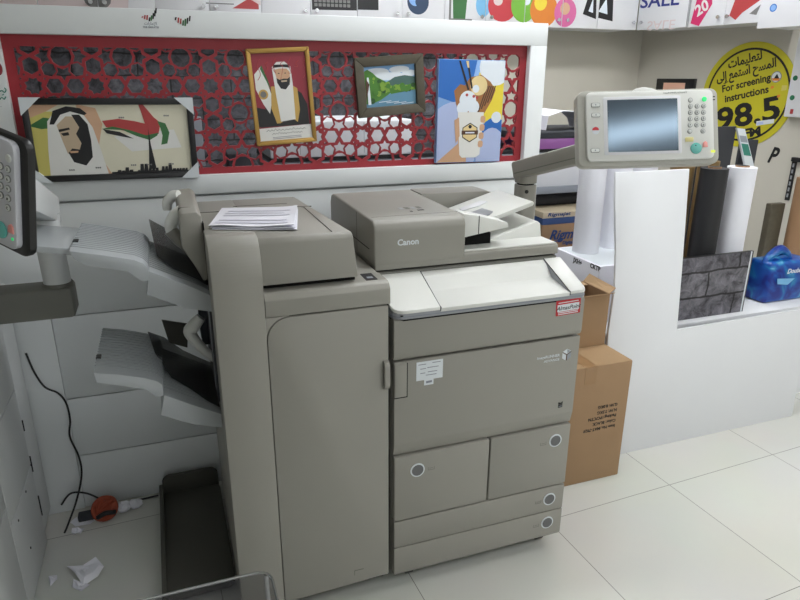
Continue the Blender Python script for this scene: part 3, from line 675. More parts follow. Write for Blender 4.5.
g = G().add(prism([(.034, 1.076), (.038, 1.19), (.048, 1.201), (.62, 1.203), (.63, 1.19), (.63, 1.076)], -.353, -.086, 'X', .005), 'beige')
for v in g.bm.verts:
    if v.co.x > -.1: v.co.x -= (v.co.z - 1.076) * .1 + max(0, v.co.y - .4) * .2
g.add(box(-.35, -.09, .055, .6, 1.06, 1.078), 'gap_dark').add(box(-.473, -.35, .1, .628, 1.06, 1.202, .004), 'beige')
g.add(box(-.47, -.124, .43, .4315, 1.2, 1.2036), 'beige_dark').add(box(-.151, -.1495, .06, .43, 1.2, 1.2036), 'beige_dark').add(box(-.36, -.19, .5, .501, 1.2, 1.2034), 'beige_dark')
mk('top_cover', g, None, fi)
g = G().add(prism(rrect(-.063, -.03, .035, .098, .002), 1.0628, 1.0642, 'Z'), 'ink').add(prism(rrect(-.055, -.038, .05, .065, .002), 1.0642, 1.0646, 'Z'), 'steel_grey')
mk('status_window', g, None, fi, label='small black indicator window')
for x, y in ((-.12, .09), (-.40, .09), (-.06, .58), (-.40, .58)):
    mk('caster', G().add(cyl((x - .012, y, .024), (x + .012, y, .024), .024, None, 20), 'black_plastic').add(box(x - .016, x + .016, y - .016, y + .016, .03, .06), 'gap_dark'), None, fi)
# stopper housing with white rollers
g = G().add(prism([(-.532, 1.238), (-.525, 1.248), (-.485, 1.25), (-.474, 1.238), (-.472, 1.06), (-.484, 1.055), (-.503, 1.10), (-.532, 1.155)], .2, .5, 'Y', .005), 'beige')
for v in g.bm.verts: v.co.z += max(0, v.co.y - .2) * .06 if v.co.z > 1.2 else 0
g.add(box(-.4735, -.47, .19, .22, 1.03, 1.22), 'gap_dark'); g.add(box(-.531, -.486, .262, .2635, 1.2, 1.2532), 'beige_dark')
sp = mk('stopper_housing', g, None, fi)
mk('roller_cover', tube([(-.520, .3, 1.238), (-.538, .31, 1.222), (-.553, .315, 1.198), (-.553, .315, 1.170)], [.016, .018, .018, .015], 16, 5), 'white_plastic', sp)
mk('roller_cover', tube([(-.522, .42, 1.262), (-.538, .43, 1.258), (-.556, .435, 1.240), (-.558, .435, 1.216)], [.014, .016, .015, .012], 16, 5), 'white_plastic', sp)
mk('roller_flap', tube([(-.556, .315, 1.182), (-.535, .315, 1.15), (-.508, .315, 1.115)], [.019, .018, .010], 14, 5), 'beige', sp)
mk('paper_lever', tube([(-.499, .3, .915), (-.524, .3, .888), (-.534, .3, .868), (-.50, .3, .81), (-.466, .3, .772)], [.015, .02, .018, .014, .012], 16, 5), 'white_plastic', fi, label='white bent paper lever')
def output_tray(dz0, topL, botL, topR, botR, y0, y1, film, end_back):
    tl = prism(topL + botL[::-1], y0, y1, 'Y', .003)
    tr = prism(topR + botR[::-1], y0, y1, 'Y', .003)
    g = G().add(tl, 'tray_grey').add(tr, 'tray_grey')
    n = 15
    for i in range(n):
        y = y0 + .05 + (y1 - y0 - .07) * i / (n - 1)
        P = [(x, y, z + .0004) for x, z in topL] + [(x, y, z + .0004) for x, z in topR]
        g.add(tube(P, .0016, 6), 'tray_rib')
    g.add(box(topL[0][0] - .001, topL[0][0] + .012, y0 + .1, y0 + .125, topL[0][1] - .004, topL[0][1] + .0012), 'black_plastic')
    o = mk('output_tray', g, None, fi, label='grey ribbed output tray')
    mk('smoked_sheet', film, 'smoke', o, label='dark smoked plastic sheet')
    return o
def sheet(pts, t=.002):
    bm = bmesh.new(); lo = [bm.verts.new(p) for p in pts]; hi = [bm.verts.new((p[0], p[1], p[2] + t)) for p in pts]
    bm.faces.new(lo); bm.faces.new(hi[::-1])
    for i in range(len(pts)): bm.faces.new([lo[i], lo[(i + 1) % len(pts)], hi[(i + 1) % len(pts)], hi[i]])
    return bm
def sheet_strip(rows, t=.002):
    bm = bmesh.new(); R = [[bm.verts.new(p) for p in r] for r in rows]
    for a, b in zip(R, R[1:]):
        for k in range(len(a) - 1): bm.faces.new([a[k], a[k + 1], b[k + 1], b[k]])
    bm.normal_update(); bmesh.ops.solidify(bm, geom=bm.faces[:], thickness=t)
    return bm
upL = [(-.80, 1.182), (-.73, 1.166), (-.653, 1.146), (-.632, 1.134), (-.6215, 1.120)]
upLb = [(-.79, 1.158), (-.768, 1.142), (-.673, 1.115), (-.641, 1.085), (-.622, 1.085)]
upR = [(-.6215, 1.113), (-.511, 1.054), (-.468, 1.026)]; upRb = [(-.634, 1.048), (-.539, .998), (-.47, .98)]
film = sheet_strip([[(-.60, .30, 1.112), (-.615, .5, 1.178)], [(-.56, .24, 1.088), (-.575, .5, 1.15)], [(-.5, .2, 1.062), (-.5, .5, 1.10)], [(-.474, .19, 1.044), (-.474, .5, 1.085)]])
o = output_tray(0, upL, upLb, upR, upRb, .15, .5, film, 0)
ex = G().add(prism([(-.92, 1.196), (-.80, 1.176), (-.775, 1.168), (-.775, 1.15), (-.80, 1.156), (-.915, 1.178)], .2, .45, 'Y', .004), 'tray_grey')
mk('tray_extension', ex, None, o)
loL = [(-.79, .846), (-.73, .832), (-.665, .811), (-.635, .796), (-.6225, .783)]; loLb = [(-.787, .816), (-.73, .797), (-.669, .775), (-.641, .748), (-.6225, .749)]
loR = [(-.6225, .752), (-.55, .708), (-.474, .664)]; loRb = [(-.637, .69), (-.555, .645), (-.474, .618)]
film = sheet_strip([[(-.64, .34, .803), (-.66, .495, .815)], [(-.60, .27, .746), (-.615, .495, .79)], [(-.55, .24, .714), (-.56, .495, .735)], [(-.51, .20, .69), (-.51, .495, .70)], [(-.476, .18, .672), (-.476, .495, .678)]])
lt = output_tray(0, loL, loLb, loR, loRb, .15, .5, film, 0)
mk('rear_flap', prism([(-.614, .852), (-.535, .828), (-.545, .745), (-.60, .77)], .492, .498, 'Y', .001), 'tray_dark', lt)
mk('delivery_slot', G().add(box(-.478, -.472, .16, .52, .70, .99), 'charcoal').add(box(-.479, -.477, .2, .23, .72, .98), 'steel_grey').add(box(-.50, -.472, .36, .5, .80, .93, .004), 'charcoal'), None, fi)
g = G().add(prism(rrect(-.70, -.478, .18, .765, .03), .012, .03, 'Z', .004), 'tray_dark').add(prism(rrect(-.694, -.482, .0, .105, (0, 0, .03, .03)), .755, .775, 'Y', .003) , 'tray_dark')
g.add(prism([(.18, .012), (.18, .036), (.765, .07), (.765, .012)], -.706, -.69, 'X', .003), 'tray_dark')
g.add(box(-.69, -.49, .3, .32, 0, .014), 'tray_dark').add(box(-.69, -.49, .7, .72, 0, .014), 'tray_dark')
mk('booklet_tray', g, None, fi, label='low dark booklet tray by the floor')

# loose sheets lying on the finisher
def page(name, label, corners, z, curl, lines):
    cx = sum(c[0] for c in corners) / 4; cy = sum(c[1] for c in corners) / 4
    def at(u, v, h=0):
        a, b, c, d = [Vector(q) for q in corners]
        p = (a * (1 - u) + b * u) * (1 - v) + (d * (1 - u) + c * u) * v
        e = curl * (max(0, u - .75) ** 2 * 8 + max(0, .2 - v) ** 2 * 10 * (0.5 + .5 * math.sin(u * 9)))
        return Vector((p.x, p.y, z + e + h))
    bm = bmesh.new(); N = 12; V_ = [[bm.verts.new(at(i / N, j / N)) for i in range(N + 1)] for j in range(N + 1)]
    for j in range(N):
        for i in range(N): bm.faces.new([V_[j][i], V_[j][i + 1], V_[j + 1][i + 1], V_[j + 1][i]])
    bm.normal_update(); bmesh.ops.solidify(bm, geom=bm.faces[:], thickness=.0008)
    g = G().add(bm, 'paper')
    for v, u0, u1, hh in lines:
        b2 = bmesh.new(); K = 16
        lo_ = [b2.verts.new(at(u0 + (u1 - u0) * i / K, v, .002)) for i in range(K + 1)]; hi_ = [b2.verts.new(at(u0 + (u1 - u0) * i / K, v + hh, .002)) for i in range(K + 1)]
        for i in range(K): b2.faces.new([lo_[i], lo_[i + 1], hi_[i + 1], hi_[i]])
        b2.normal_update(); bmesh.ops.solidify(b2, geom=b2.faces[:], thickness=.0003)
        g.add(b2, 'paper_print')
    tag(mk(name, g), label, 'paper', 'loose sheets on the finisher')
page('paper_sheet', 'lowest white sheet of the papers on the finisher', [(-.452, .176), (-.236, .098), (-.178, .375), (-.392, .43)], 1.2048, .002, [])
page('paper_sheet', 'middle white sheet of the papers on the finisher', [(-.455, .185), (-.24, .1), (-.177, .383), (-.396, .436)], 1.2075, .006, [])
page('paper_sheet', 'topmost printed white sheet of the papers on the finisher', [(-.459, .19), (-.243, .108), (-.176, .392), (-.40, .442)], 1.2115, .009, [(.12, .05, .92, .1), (.26, .08, .9, .05), (.5, .1, .92, .04), (.62, .1, .85, .03), (.74, .12, .92, .05)])

# ------------------------------------------------------------------ neighbouring copier at the left edge
cp = thing('copier', 'white-sided copier at the left edge with a black-edged control panel on an arm', 'printer', (-1.45, .37, 0))
g = G().add(box(-1.75, -1.105, .0, .785, .05, .96, .006), 'copier_white').add(box(-1.72, -1.16, .03, .7, .02, .052), 'gap_dark')
mk('body', g, None, cp)
g = G()
for y0, y1, z0, z1 in ((-.0, .28, .04, .40), (.283, .63, .012, .33), (.283, .63, .334, .62), (.283, .63, .624, .93), (-.0, .28, .404, .95)):
    g.add(box(-1.106, -1.092, y0, y1, z0, z1, .003), 'copier_white')
g.add(box(-1.106, -1.095, .64, .785, .05, .94, .002), 'copier_white')
for y, z in ((.36, .3), (.42, .15), (.5, .31)): g.add(cyl((-1.093, y, z), (-1.090, y, z), .004, None, 10), 'ink')
for z0, z1 in ((.12, .2), (.3, .36), (.46, .5)): g.add(box(-1.098, -1.0905, .633, .639, z0, z1), 'ink')
mk('side_panel', g, None, cp)
g = G()
for i in range(4): g.add(box(-1.13, -1.092, .3, .72, .955 + .03 * i, .979 + .03 * i, .003), 'copier_white')
mk('side_vent', g, None, cp)
mk('panel_bracket', box(-1.105, -.852, .455, .56, .902, .998, .012), 'beige_dark', cp, label='grey-brown bracket')
g = G().add(tube([(-.893, .505, .996), (-.897, .505, 1.21)], .038, 24), 'copier_white').add(cyl((-.893, .505, .99), (-.893, .505, 1.006), .045, .041, 24), 'beige_dark')
mk('panel_post', g, None, cp)
Z0 = Matrix.Rotation(-.8, 4, 'Z') @ Matrix.Rotation(.004, 4, 'X') @ Matrix.Rotation(.239, 4, 'Y')
lx = Z0 @ Vector((1, 0, 0)); lz = Z0 @ Vector((0, 0, 1))
cen = Vector((-.777, -.301, 1.487)) - lx * .2 - lz * .11
LM = frame_mat(cen, lx, lz)
a = Vector((-.897, .52, 1.235)); b = LM @ Vector((-.02, -.02, -.05)); d = (b - a).normalized(); ln = (b - a).length
AM2 = frame_mat(a, d, (0, 0, 1))
g = G().add(prism([(-.05, -.05), (-.05, .03), (ln, .06), (ln, -.04)], -.035, .035, 'Z', .006), 'copier_white').add(prism([(-.03, -.06), (.06, -.045), (.1, -.03), (-.03, -.03)], -.03, .03, 'Z', .004), 'copier_white')
mk('panel_arm', g, None, cp, AM2)
control_panel(cp, LM, 'black_plastic', 'silver_face', .016)

# ------------------------------------------------------------------ things on the floor at the left
cab = [(-1.0755, .79, .679), (-1.061, .785, .607), (-1.037, .785, .544), (-1.0, .785, .514), (-.98, .785, .47), (-.977, .785, .4), (-.987, .78, .335), (-.969, .775, .25), (-.97, .77, .171), (-.996, .74, .088), (-1.03, .70, .02), (-1.042, .67, .0045)]
tag(mk('power_cable', tube(cab, .0036, 8, 6), 'black_plastic'), 'thin black cable hanging down the white partition beside the left copier', 'cable')
cab = [(-1.055, .77, .06), (-1.019, .775, .098), (-.969, .77, .092), (-.925, .765, .06), (-.90, .76, .03), (-.84, .775, .008), (-.79, .785, .006), (-.715, .79, .006)]
tag(mk('power_cable', tube(cab, .0036, 8, 6), 'black_plastic'), 'short black cable arching over the floor behind the orange cord bundle', 'cable')
g = G()
rs = random.Random(9)
for i in range(9):
    a0 = rs.uniform(0, PI); P = []
    for k2 in range(13):
        a = 2 * PI * k2 / 12; P.append((-.905 + (.042 - .002 * i) * math.cos(a), .725 + .03 * math.sin(a) * math.cos(i * .3), .038 + .03 * math.sin(a + i * .35) * (.6 + .4 * math.sin(a0))))
    g.add(tube(P, .0065, 8, 3), 'orange_cord')
g.add(tube([(-.93, .70, .02), (-.9, .69, .04), (-.868, .70, .03)], .009, 8, 4), 'black_plastic')
tag(mk('cord_bundle', g), 'tangled orange cord bundle on the floor by the partition', 'cord')
g = G().add(box(-1.0, -.945, .715, .75, .003, .03, .005), 'charcoal').add(cyl((-.946, .732, .016), (-.932, .732, .016), .008, None, 10), 'charcoal')
tag(mk('power_plug', g), 'dark grey plug block on a scrap of white paper beside the orange cord', 'plug')
def scrap(name, label, pts, h, seed, m='paper', group='paper scraps on the floor'):
    rs = random.Random(seed); bm = bmesh.new(); cx = sum(p[0] for p in pts) / len(pts); cy = sum(p[1] for p in pts) / len(pts)
    N = 3; rows = []
    for k2 in range(N + 1):
        f = k2 / N
        rows.append([bm.verts.new((cx + (p[0] - cx) * f + (rs.uniform(-.1, .1) * abs(p[0] - cx) if 0 < k2 < N else 0), cy + (p[1] - cy) * f, .0015 + (rs.uniform(0, h)))) for p in pts])
    n = len(pts)
    for a, b in zip(rows, rows[1:]):
        for i in range(n):
            try: bm.faces.new([a[i], a[(i + 1) % n], b[(i + 1) % n], b[i]])
            except ValueError: pass
    bmesh.ops.remove_doubles(bm, verts=bm.verts[:], dist=1e-5)
    bmesh.ops.subdivide_edges(bm, edges=bm.edges[:], cuts=1, fractal=.3, seed=seed)
    for v in bm.verts: v.co.z = max(v.co.z, .001)
    bm.normal_update(); bmesh.ops.solidify(bm, geom=bm.faces[:], thickness=.0008)
    for v in bm.verts: v.co.z = max(v.co.z, .0004)
    tag(mk(name, bm, m), label, 'paper', group)
scrap('paper_scrap', 'large torn folded white paper scrap on the floor at lower left', [(-1.01, .46), (-.98, .42), (-.95, .36), (-.91, .39), (-.895, .43), (-.92, .47), (-.96, .455)], .022, 3)
scrap('paper_scrap', 'second torn white paper piece leaning on the large scrap on the floor', [(-.985, .40), (-.95, .375), (-.93, .35), (-.955, .335), (-.985, .36)], .016, 8)
scrap('paper_scrap', 'tiny white paper bit at the foot of the left copier', [(-1.065, .44), (-1.04, .445), (-1.035, .415), (-1.055, .40)], .014, 5)
scrap('paper_scrap', 'small crumpled bit of paper just below the cable end', [(-1.02, .67), (-.995, .68), (-.975, .665), (-.985, .64), (-1.015, .645)], .02, 11)
scrap('paper_scrap', 'white paper scrap under the dark plug block', [(-1.03, .73), (-1.0, .765), (-.95, .76), (-.93, .72), (-.96, .695), (-1.01, .70)], .003, 12)
g = G()
def blob(c, r, seed, n=2):
    bm = bmesh.new(); bmesh.ops.create_icosphere(bm, subdivisions=n, radius=1); rs = random.Random(seed)
    for v in bm.verts: v.co = Vector((c[0] + v.co.x * r[0] * rs.uniform(.75, 1.15), c[1] + v.co.y * r[1] * rs.uniform(.75, 1.15), max(.0008, c[2] + v.co.z * r[2] * rs.uniform(.7, 1.15))))
    return bm
g.add(blob((-.84, .735, .022), (.026, .022, .022), 4, 3), 'paper').add(blob((-.80, .745, .02), (.028, .02, .02), 6, 3), 'paper')
tag(mk('crumpled_tissue', g), 'crumpled white tissue on the floor right of the orange cord bundle', 'tissue')
# low stool whose rim crosses the foot of the finisher
st = thing('stool', 'low stool with a chrome rim and smoked clear seat in front of the finisher', 'stool', (-.66, -.45, 0))
ZS = .423; x0, x1, y0, y1 = -.90, -.412, -.70, -.25
mk('seat', prism(rrect(x0 + .003, x1 - .003, y0 + .003, y1 - .003, .035), ZS - .004, ZS + .001, 'Z'), 'smoked_clear', st)
mk('rim', tube([(a, b, ZS) for a, b in rrect(x0, x1, y0, y1, .04, 6)] + [(x0, y0 + .04, ZS)], .0036, 10), 'chrome', st)
for a, b in ((x0 + .012, y0 + .012), (x1 - .012, y0 + .012), (x0 + .012, y1 - .012), (x1 - .012, y1 - .012)): mk('leg', cyl((a, b, 0), (a, b, ZS), .006, None, 12), 'chrome', st)

# ------------------------------------------------------------------ boxes to the right of the printer
g = G().add(box(.72, 1.122, .30, .60, 0, .53, .004), 'carton').add(box(.722, 1.12, .302, .598, .53, .5308), 'carton_light').add(box(.90, .955, .2992, .598, .531, .5316), 'tape').add(box(.90, .955, .2992, .3, .455, .53), 'tape')
t = tag(mk('cardboard_box', g), 'tall brown cardboard box with upside-down printing, standing on the floor beside the copier', 'box')
g = G()
for i, s in enumerate(('Item No.:MAT-7929', 'Color: BLACK', 'Packing:1PC/CTN', 'N.W: 7.5KG', 'G.W: 8.0KG')): g.add(text(s, .0185, 0, -.0245 * i, 0, bold=.0005), 'ink')
mk('print', g, None, t, front(1.073, .2994, .253) @ Matrix.Rotation(PI, 4, 'Z'), 'upside-down black shipping text')
g = G().add(box(.86, 1.115, .475, .478, .5325, .755), 'carton').add(box(.86, .863, .478, .66, .5325, .755), 'carton').add(box(1.112, 1.115, .478, .66, .5325, .755), 'carton').add(box(.86, 1.115, .66, .663, .5325, .755), 'carton').add(box(.863, 1.112, .478, .66, .5325, .536), 'carton')
g.add(sheet([(.86, .475, .754), (1.115, .475, .754), (1.115, .445, .768), (.86, .445, .768)], .003), 'carton_light').add(sheet([(1.114, .478, .754), (1.114, .66, .754), (1.142, .66, .785), (1.142, .478, .775)], .003), 'carton_light').add(sheet([(.862, .62, .75), (1.11, .62, .75), (1.11, .655, .752), (.862, .655, .752)], .002), 'carton_light')
tag(mk('cardboard_box', g), 'open brown cardboard box with folded flaps, on top of the tall box', 'box')
# counter behind the leaning panel
g = G().add(box(1.2, 3.2, .56, 1.24, .505, .53, .004), 'panel_white').add(box(1.22, 3.18, .60, 1.22, 0, .506), 'panel_white')
tag(mk('counter', g), 'low white counter behind the leaning white board', 'counter')
g = G().add(box(1.225, 1.56, .70, 1.06, .5305, .80, .004), 'paper').add(box(1.24, 1.55, .715, 1.045, .8, .8006), 'label_white')
t = tag(mk('paper_box', g), 'white carton with black lettering on its side, under the standing white roll', 'box')
SM = frame_mat((1.2243, 1.03, .735), (0, -1, 0), (0, 0, 1))
mk('lettering', text('JXH+', .03, .13, .035, 0, bold=.001), 'ink', t, SM)
mk('lettering', text('CKTP', .03, .26, .043, 0, bold=.001), 'ink', t, SM)
# L-shaped white board leaning on the counter
P = [(1.14, .0), (2.27, .0), (2.29, .602), (1.475, .602), (1.455, 1.245), (1.14, 1.238), (1.15, 1.0), (1.165, .75)]
lean = .108
bm = prism([(1.14, 0), (2.27, 0), (2.30, .55), (1.505, .542), (1.51, .80), (1.512, 1.236), (1.30, 1.236), (1.14, 1.238), (1.146, 1.1), (1.16, .92), (1.162, .76), (1.14, .58), (1.13, .3)], .425, .437, 'Y', .0015)
for v in bm.verts: v.co.y += v.co.z * lean
tag(mk('foam_board', bm, 'panel_white'), 'large L-shaped white board leaning against the counter', 'board')
# rolls
def roll(name, label, x, y, z0, z1, r, m, core=True, lean=(0, 0)):
    g = G().add(cyl((x, y, z0), (x + lean[0], y + lean[1], z1), r, None, 40), m)
    t = mk(name, g); tag(t, label, 'roll', 'standing media rolls')
    a = Vector((x + lean[0], y + lean[1], z1)); b = Vector((lean[0], lean[1], z1 - z0)).normalized()
    mk('core', G().add(cyl(a - b * .002, a + b * .006, r * .48, None, 24), 'core').add(cyl(a + b * .0055, a + b * .0065, r * .4, None, 24), 'ink'), None, t)
roll('vinyl_roll', 'white roll standing on the white lettered carton, nearest the copier', 1.322, .95, .801, 1.33, .062, 'roll_white')
roll('vinyl_roll', 'second white roll standing just behind the left edge of the leaning board', 1.50, .985, .801, 1.30, .06, 'roll_white')
roll('vinyl_roll', 'white roll mostly hidden behind the leaning board under the control panel', 1.68, 1.02, .531, 1.245, .058, 'roll_white')
roll('vinyl_roll', 'olive-brown roll between the leaning board and the black roll', 1.745, .845, .531, 1.205, .055, 'roll_brown')
roll('vinyl_roll', 'black roll standing on the counter between brown and white rolls', 1.818, .725, .531, 1.207, .061, 'roll_black')
roll('vinyl_roll', 'olive-brown roll peeking out over the black roll, far back', 1.955, .90, .531, 1.215, .05, 'roll_brown')
roll('vinyl_roll', 'bright white roll right of the black roll on the counter', 1.978, .72, .531, 1.207, .064, 'roll_white')
g = G().add(box(1.53, 2.005, .597, .612, .5305, .832, .001), 'frame_black').add(box(1.532, 1.985, .594, .598, .533, .83), 'stone_print').add(box(1.985, 1.993, .593, .598, .532, .831), 'label_white')
t = tag(mk('stone_panel', g), 'grey stone-pattern sample board standing on the counter before the rolls', 'board')
# black board and green card
tag(mk('black_board', box(1.88, 2.215, 1.015, 1.03, .5305, 1.365, .002), 'charcoal'), 'black board standing behind the rolls below the yellow sign', 'board')
def CQ(u, v):
    a, b, c, d = Vector((2.203, 1.358)), Vector((2.257, 1.352)), Vector((2.362, 1.166)), Vector((2.299, 1.174))
    p = (a * (1 - u) + b * u) * (1 - v) + (d * (1 - u) + c * u) * v; return (p.x, p.y)
g = G().add(prism([CQ(0, 0), CQ(1, 0), CQ(1, 1), (2.36, .5305), (2.30, .5305), CQ(0, 1)], 1.0, 1.012, 'Y'), 'label_white')
g.add(prism([CQ(.1, .42), CQ(.9, .42), CQ(.9, .75), CQ(.1, .75)], .9985, 1.0, 'Y'), 'c_teal').add(prism([CQ(.1, .2), CQ(.9, .2), CQ(.9, .38), CQ(.1, .38)], .9985, 1.0, 'Y'), 'steel_grey')
tag(mk('colour_card', g), 'white card with teal squares right of the black board', 'card')
tag(mk('black_board', box(2.30, 2.42, 1.05, 1.065, .5305, 1.29, .002), 'charcoal'), 'narrow black board behind the bright white roll', 'board')
# blue pack, tubes
g = G()
pk = box(2.185, 2.50, .64, .80, .531, .735, .018, 3)
for v in pk.verts:
    if v.co.z > .67: v.co.x += (.02 if v.co.x < 2.3 else -.01); v.co.y += .01 if v.co.y < .7 else -.01
g.add(pk, 'blue_pack')
g.add(tube([(2.22, .71, .72), (2.25, .71, .755), (2.31, .71, .785), (2.36, .71, .76), (2.39, .71, .725)], [.014, .02, .024, .02, .014], 10, 5), 'blue_pack').add(box(2.23, 2.37, .695, .725, .73, .76, .01), 'blue_pack')
t = tag(mk('paper_pack', g), 'shiny blue printed pack with a carry loop on the counter', 'package')
mk('lettering', G().add(text('Double A4', .034, 0, 0, 0, shear=.2, bold=.0008), 'label_white').add(flat([(-.06, -.02), (.06, -.03), (.02, -.06), (-.05, -.05)]), 'c_cyan'), None, t, front(2.30, .637, .68), 'white lettering')
tag(mk('cardboard_tube', G().add(cyl((2.90, 1.1, .531), (2.90, 1.1, 1.06), .055, None, 28), 'core')), 'light brown cardboard tube standing at the right edge', 'tube')
tag(mk('brown_slab', G().add(box(2.725, 2.83, 1.15, 1.19, .531, .91, .003), 'wood_dark')), 'short dark brown slab left of the cardboard tube', 'board')

# ------------------------------------------------------------------ things behind the partition
tb = thing('shelf_table', 'white shelf table behind the partition carrying the large plotter and cartons', 'table', (.75, 1.6, 0))
mk('tabletop', box(-.13, 1.98, 1.35, 1.95, .63, .66, .003), 'panel_white', tb)
for a, b in ((-.1, 1.37), (1.95, 1.37), (-.1, 1.93), (1.95, 1.93)): mk('leg', box(a - .02, a + .02, b - .02, b + .02, 0, .63), 'panel_white', tb)
g = G().add(box(1.36, 1.80, 1.40, 1.75, .6605, .832, .003), 'carton').add(box(1.358, 1.802, 1.398, 1.752, .832, .868, .002), 'blue_band').add(box(1.358, 1.802, 1.398, 1.752, .868, .902, .003), 'cream')
t = tag(mk('media_carton', g), 'brown and blue carton lettered Rigma on the shelf table right of the partition', 'box')
mk('lettering', G().add(text('Rigma', .075, 0, 0, 0, shear=.35, bold=.002), 'blue_ink').add(text('Digital', .026, .09, -.032, 0, shear=.2, bold=.001), 'blue_ink').add(tube([(-.02, -.02, 0), (.06, -.01, 0), (.1, .0, 0)], .003, 6, 3), 'blue_ink'), None, t, front(1.405, 1.3965, .747), 'blue slanted lettering')
mk('lettering', text('Rigmajet', .026, -.02, .132, 0, shear=.2, bold=.0008, sx=1.6), 'blue_ink', t, front(1.405, 1.3965, .747))
tag(mk('red_box', box(1.50, 1.68, 1.25, 1.34, 0, .645, .003), 'label_red'), 'red box low beside the shelf table, just over the copier shelf', 'box')
t = tag(mk('dark_roll', cyl((1.37, 1.58, .937), (1.80, 1.58, .937), .034, None, 24), 'charcoal'), 'dark grey roll lying on the Rigma carton', 'roll')
wp = thing('wide_format_printer', 'white wide-format plotter with black and purple cover behind the partition', 'printer', (.75, 1.6, .66))
mk('body', G().add(box(-.1, 1.9, 1.47, 1.9, 1.0, 1.16, .03, 3), 'plotter_white').add(box(-.1, 1.9, 1.46, 1.5, .99, 1.03, .005), 'steel_grey'), None, wp)
mk('front_cover', prism([(1.44, 1.165), (1.43, 1.185), (1.46, 1.22), (1.9, 1.22), (1.9, 1.165)], -.09, 1.88, 'X', .004), 'steel_grey', wp)
mk('purple_strip', box(1.3, 1.88, 1.44, 1.88, 1.235, 1.29, .004), 'purple', wp, label='purple strip')
mk('black_band', G().add(box(-.09, 1.88, 1.45, 1.89, 1.218, 1.236), 'black_plastic').add(box(1.2, 1.9, 1.435, 1.9, 1.29, 1.325, .004), 'charcoal'), None, wp)
for x in (-.05, 1.86): mk('stand', box(x - .03, x + .03, 1.55, 1.85, .66, 1.0), 'steel_grey', wp)
mk('left_cover', G().add(box(-.09, .62, 1.44, 1.88, 1.235, 1.40, .012), 'plotter_white').add(box(.05, .052, 1.4385, 1.44, 1.25, 1.39), 'lip_grey').add(box(.36, .362, 1.4385, 1.44, 1.25, 1.39), 'lip_grey'), None, wp)
g = G().add(sheet_strip([[(1.40, 1.5, 1.327), (1.40, 1.7, 1.33)], [(1.41, 1.5, 1.40), (1.41, 1.7, 1.40)], [(1.5, 1.5, 1.425), (1.5, 1.7, 1.43)], [(1.6, 1.5, 1.42), (1.6, 1.7, 1.42)], [(1.66, 1.5, 1.38), (1.66, 1.7, 1.38)], [(1.68, 1.5, 1.33), (1.68, 1.7, 1.33)]], .002), 'paper')
tag(mk('paper_sheet', g), 'curved white paper sheet on top of the black plotter cover', 'paper')
# desk with dark machine seen through the lattice on the left
dk = thing('desk', 'grey-topped desk behind the left half of the lattice', 'desk', (-.75, 1.6, 0))
mk('desktop', box(-1.2, -.35, 1.3, 1.9, 1.12, 1.15, .003), 'steel_grey', dk)
for a, b in ((-1.18, 1.32), (-.37, 1.32), (-1.18, 1.88), (-.37, 1.88)): mk('leg', box(a - .015, a + .015, b - .015, b + .015, 0, 1.12), 'chrome', dk)
mk('panel', box(-1.17, -.38, 1.86, 1.88, .3, 1.1), 'charcoal', dk)
g = G().add(box(-.60, -.38, 1.4, 1.42, 1.22, 1.43, .004), 'steel_grey').add(box(-.52, -.46, 1.42, 1.46, 1.17, 1.3), 'charcoal').add(box(-.58, -.40, 1.38, 1.5, 1.151, 1.17, .004), 'charcoal')
tag(mk('monitor', g), 'grey flat monitor on the desk behind the lattice', 'monitor')
g = G().add(box(-.29, -.19, 1.3, 1.5, 1.0, 1.28, .005), 'charcoal').add(box(-.29, -.19, 1.3, 1.5, 0, 1.0, .005), 'black_plastic')
tag(mk('computer_tower', g), 'black tower standing behind the lattice left of the gold portrait', 'computer')

# ------------------------------------------------------------------ wall cabinets with printed doors
CG = 'printed wall cabinets'
def cabinet(name, label, M, w, n, prints, knob_side):
    """M: local x along the front, y up, z out of the wall towards the room; front plane z = 0"""
    t = thing(name, label, 'cabinet', M=M, group=CG)
    mk('carcass', box(0, w, 0, .68, -.325, -.018), 'cabinet_white', t, M)
    dw = w / n
    for i in range(n):
        d = mk('door', box(i * dw + .0015, (i + 1) * dw - .0015, -.004, .68, -.017, 0, .001), 'cabinet_white', t, M)
        g = G(); has = 0; zz = [.0002]
        for fn, c in prints:
            P = clip(fn, i * dw + .003, (i + 1) * dw - .003, 0, .676)
            zz[0] += .00012
            if len(P) >= 3: g.add(flat(P, zz[0], .0002), c); has = 1
        if has: mk('print', g, None, d, M, 'printed picture')
        kx = knob_side[i] * dw * .0 + (i + (.88 if knob_side[i] > 0 else .12)) * dw
        g = G().add(cyl((kx, .045, 0), (kx, .045, .016), .004, None, 12), 'chrome').add(cyl((kx, .045, .014), (kx, .045, .026), .010, .012, 16), 'chrome'); mk('knob', g, None, d, M)
    return t
Z = 1.935
def CM(x): return frame_mat((x, 2.67, Z), (1, 0, 0), (0, 0, 1))
full = lambda w: [(0, 0), (w, 0), (w, .67), (0, .67)]
cabinet('wall_cabinet', 'wall cabinet at the far left with a pale pink print above the lattice', CM(-1.7), .6, 2, [(full(.6), 'c_tint'), ([(.1, .1), (.5, .1), (.5, .5), (.1, .5)], 'c_cloud')], (1, -1))
cabinet('wall_cabinet', 'wall cabinet with a pale pink and grey print above the wide picture', CM(-1.1), .6, 2, [([(0, 0), (.45, 0), (.5, .3), (0, .67)], 'c_tint'), (circ(.3, .06, .07, 16, .05), 'c_grey')], (1, -1))
cabinet('wall_cabinet', 'wall cabinet with a red triangle print', CM(-.5), .6, 2, [([(.43, .04), (.585, .04), (.585, .13)], 'c_red'), ([(.45, .14), (.6, .06), (.6, .67), (.45, .67)], 'c_tint'), (rrect(.28, .44, .06, .066, .001), 'c_grey')], (1, -1))
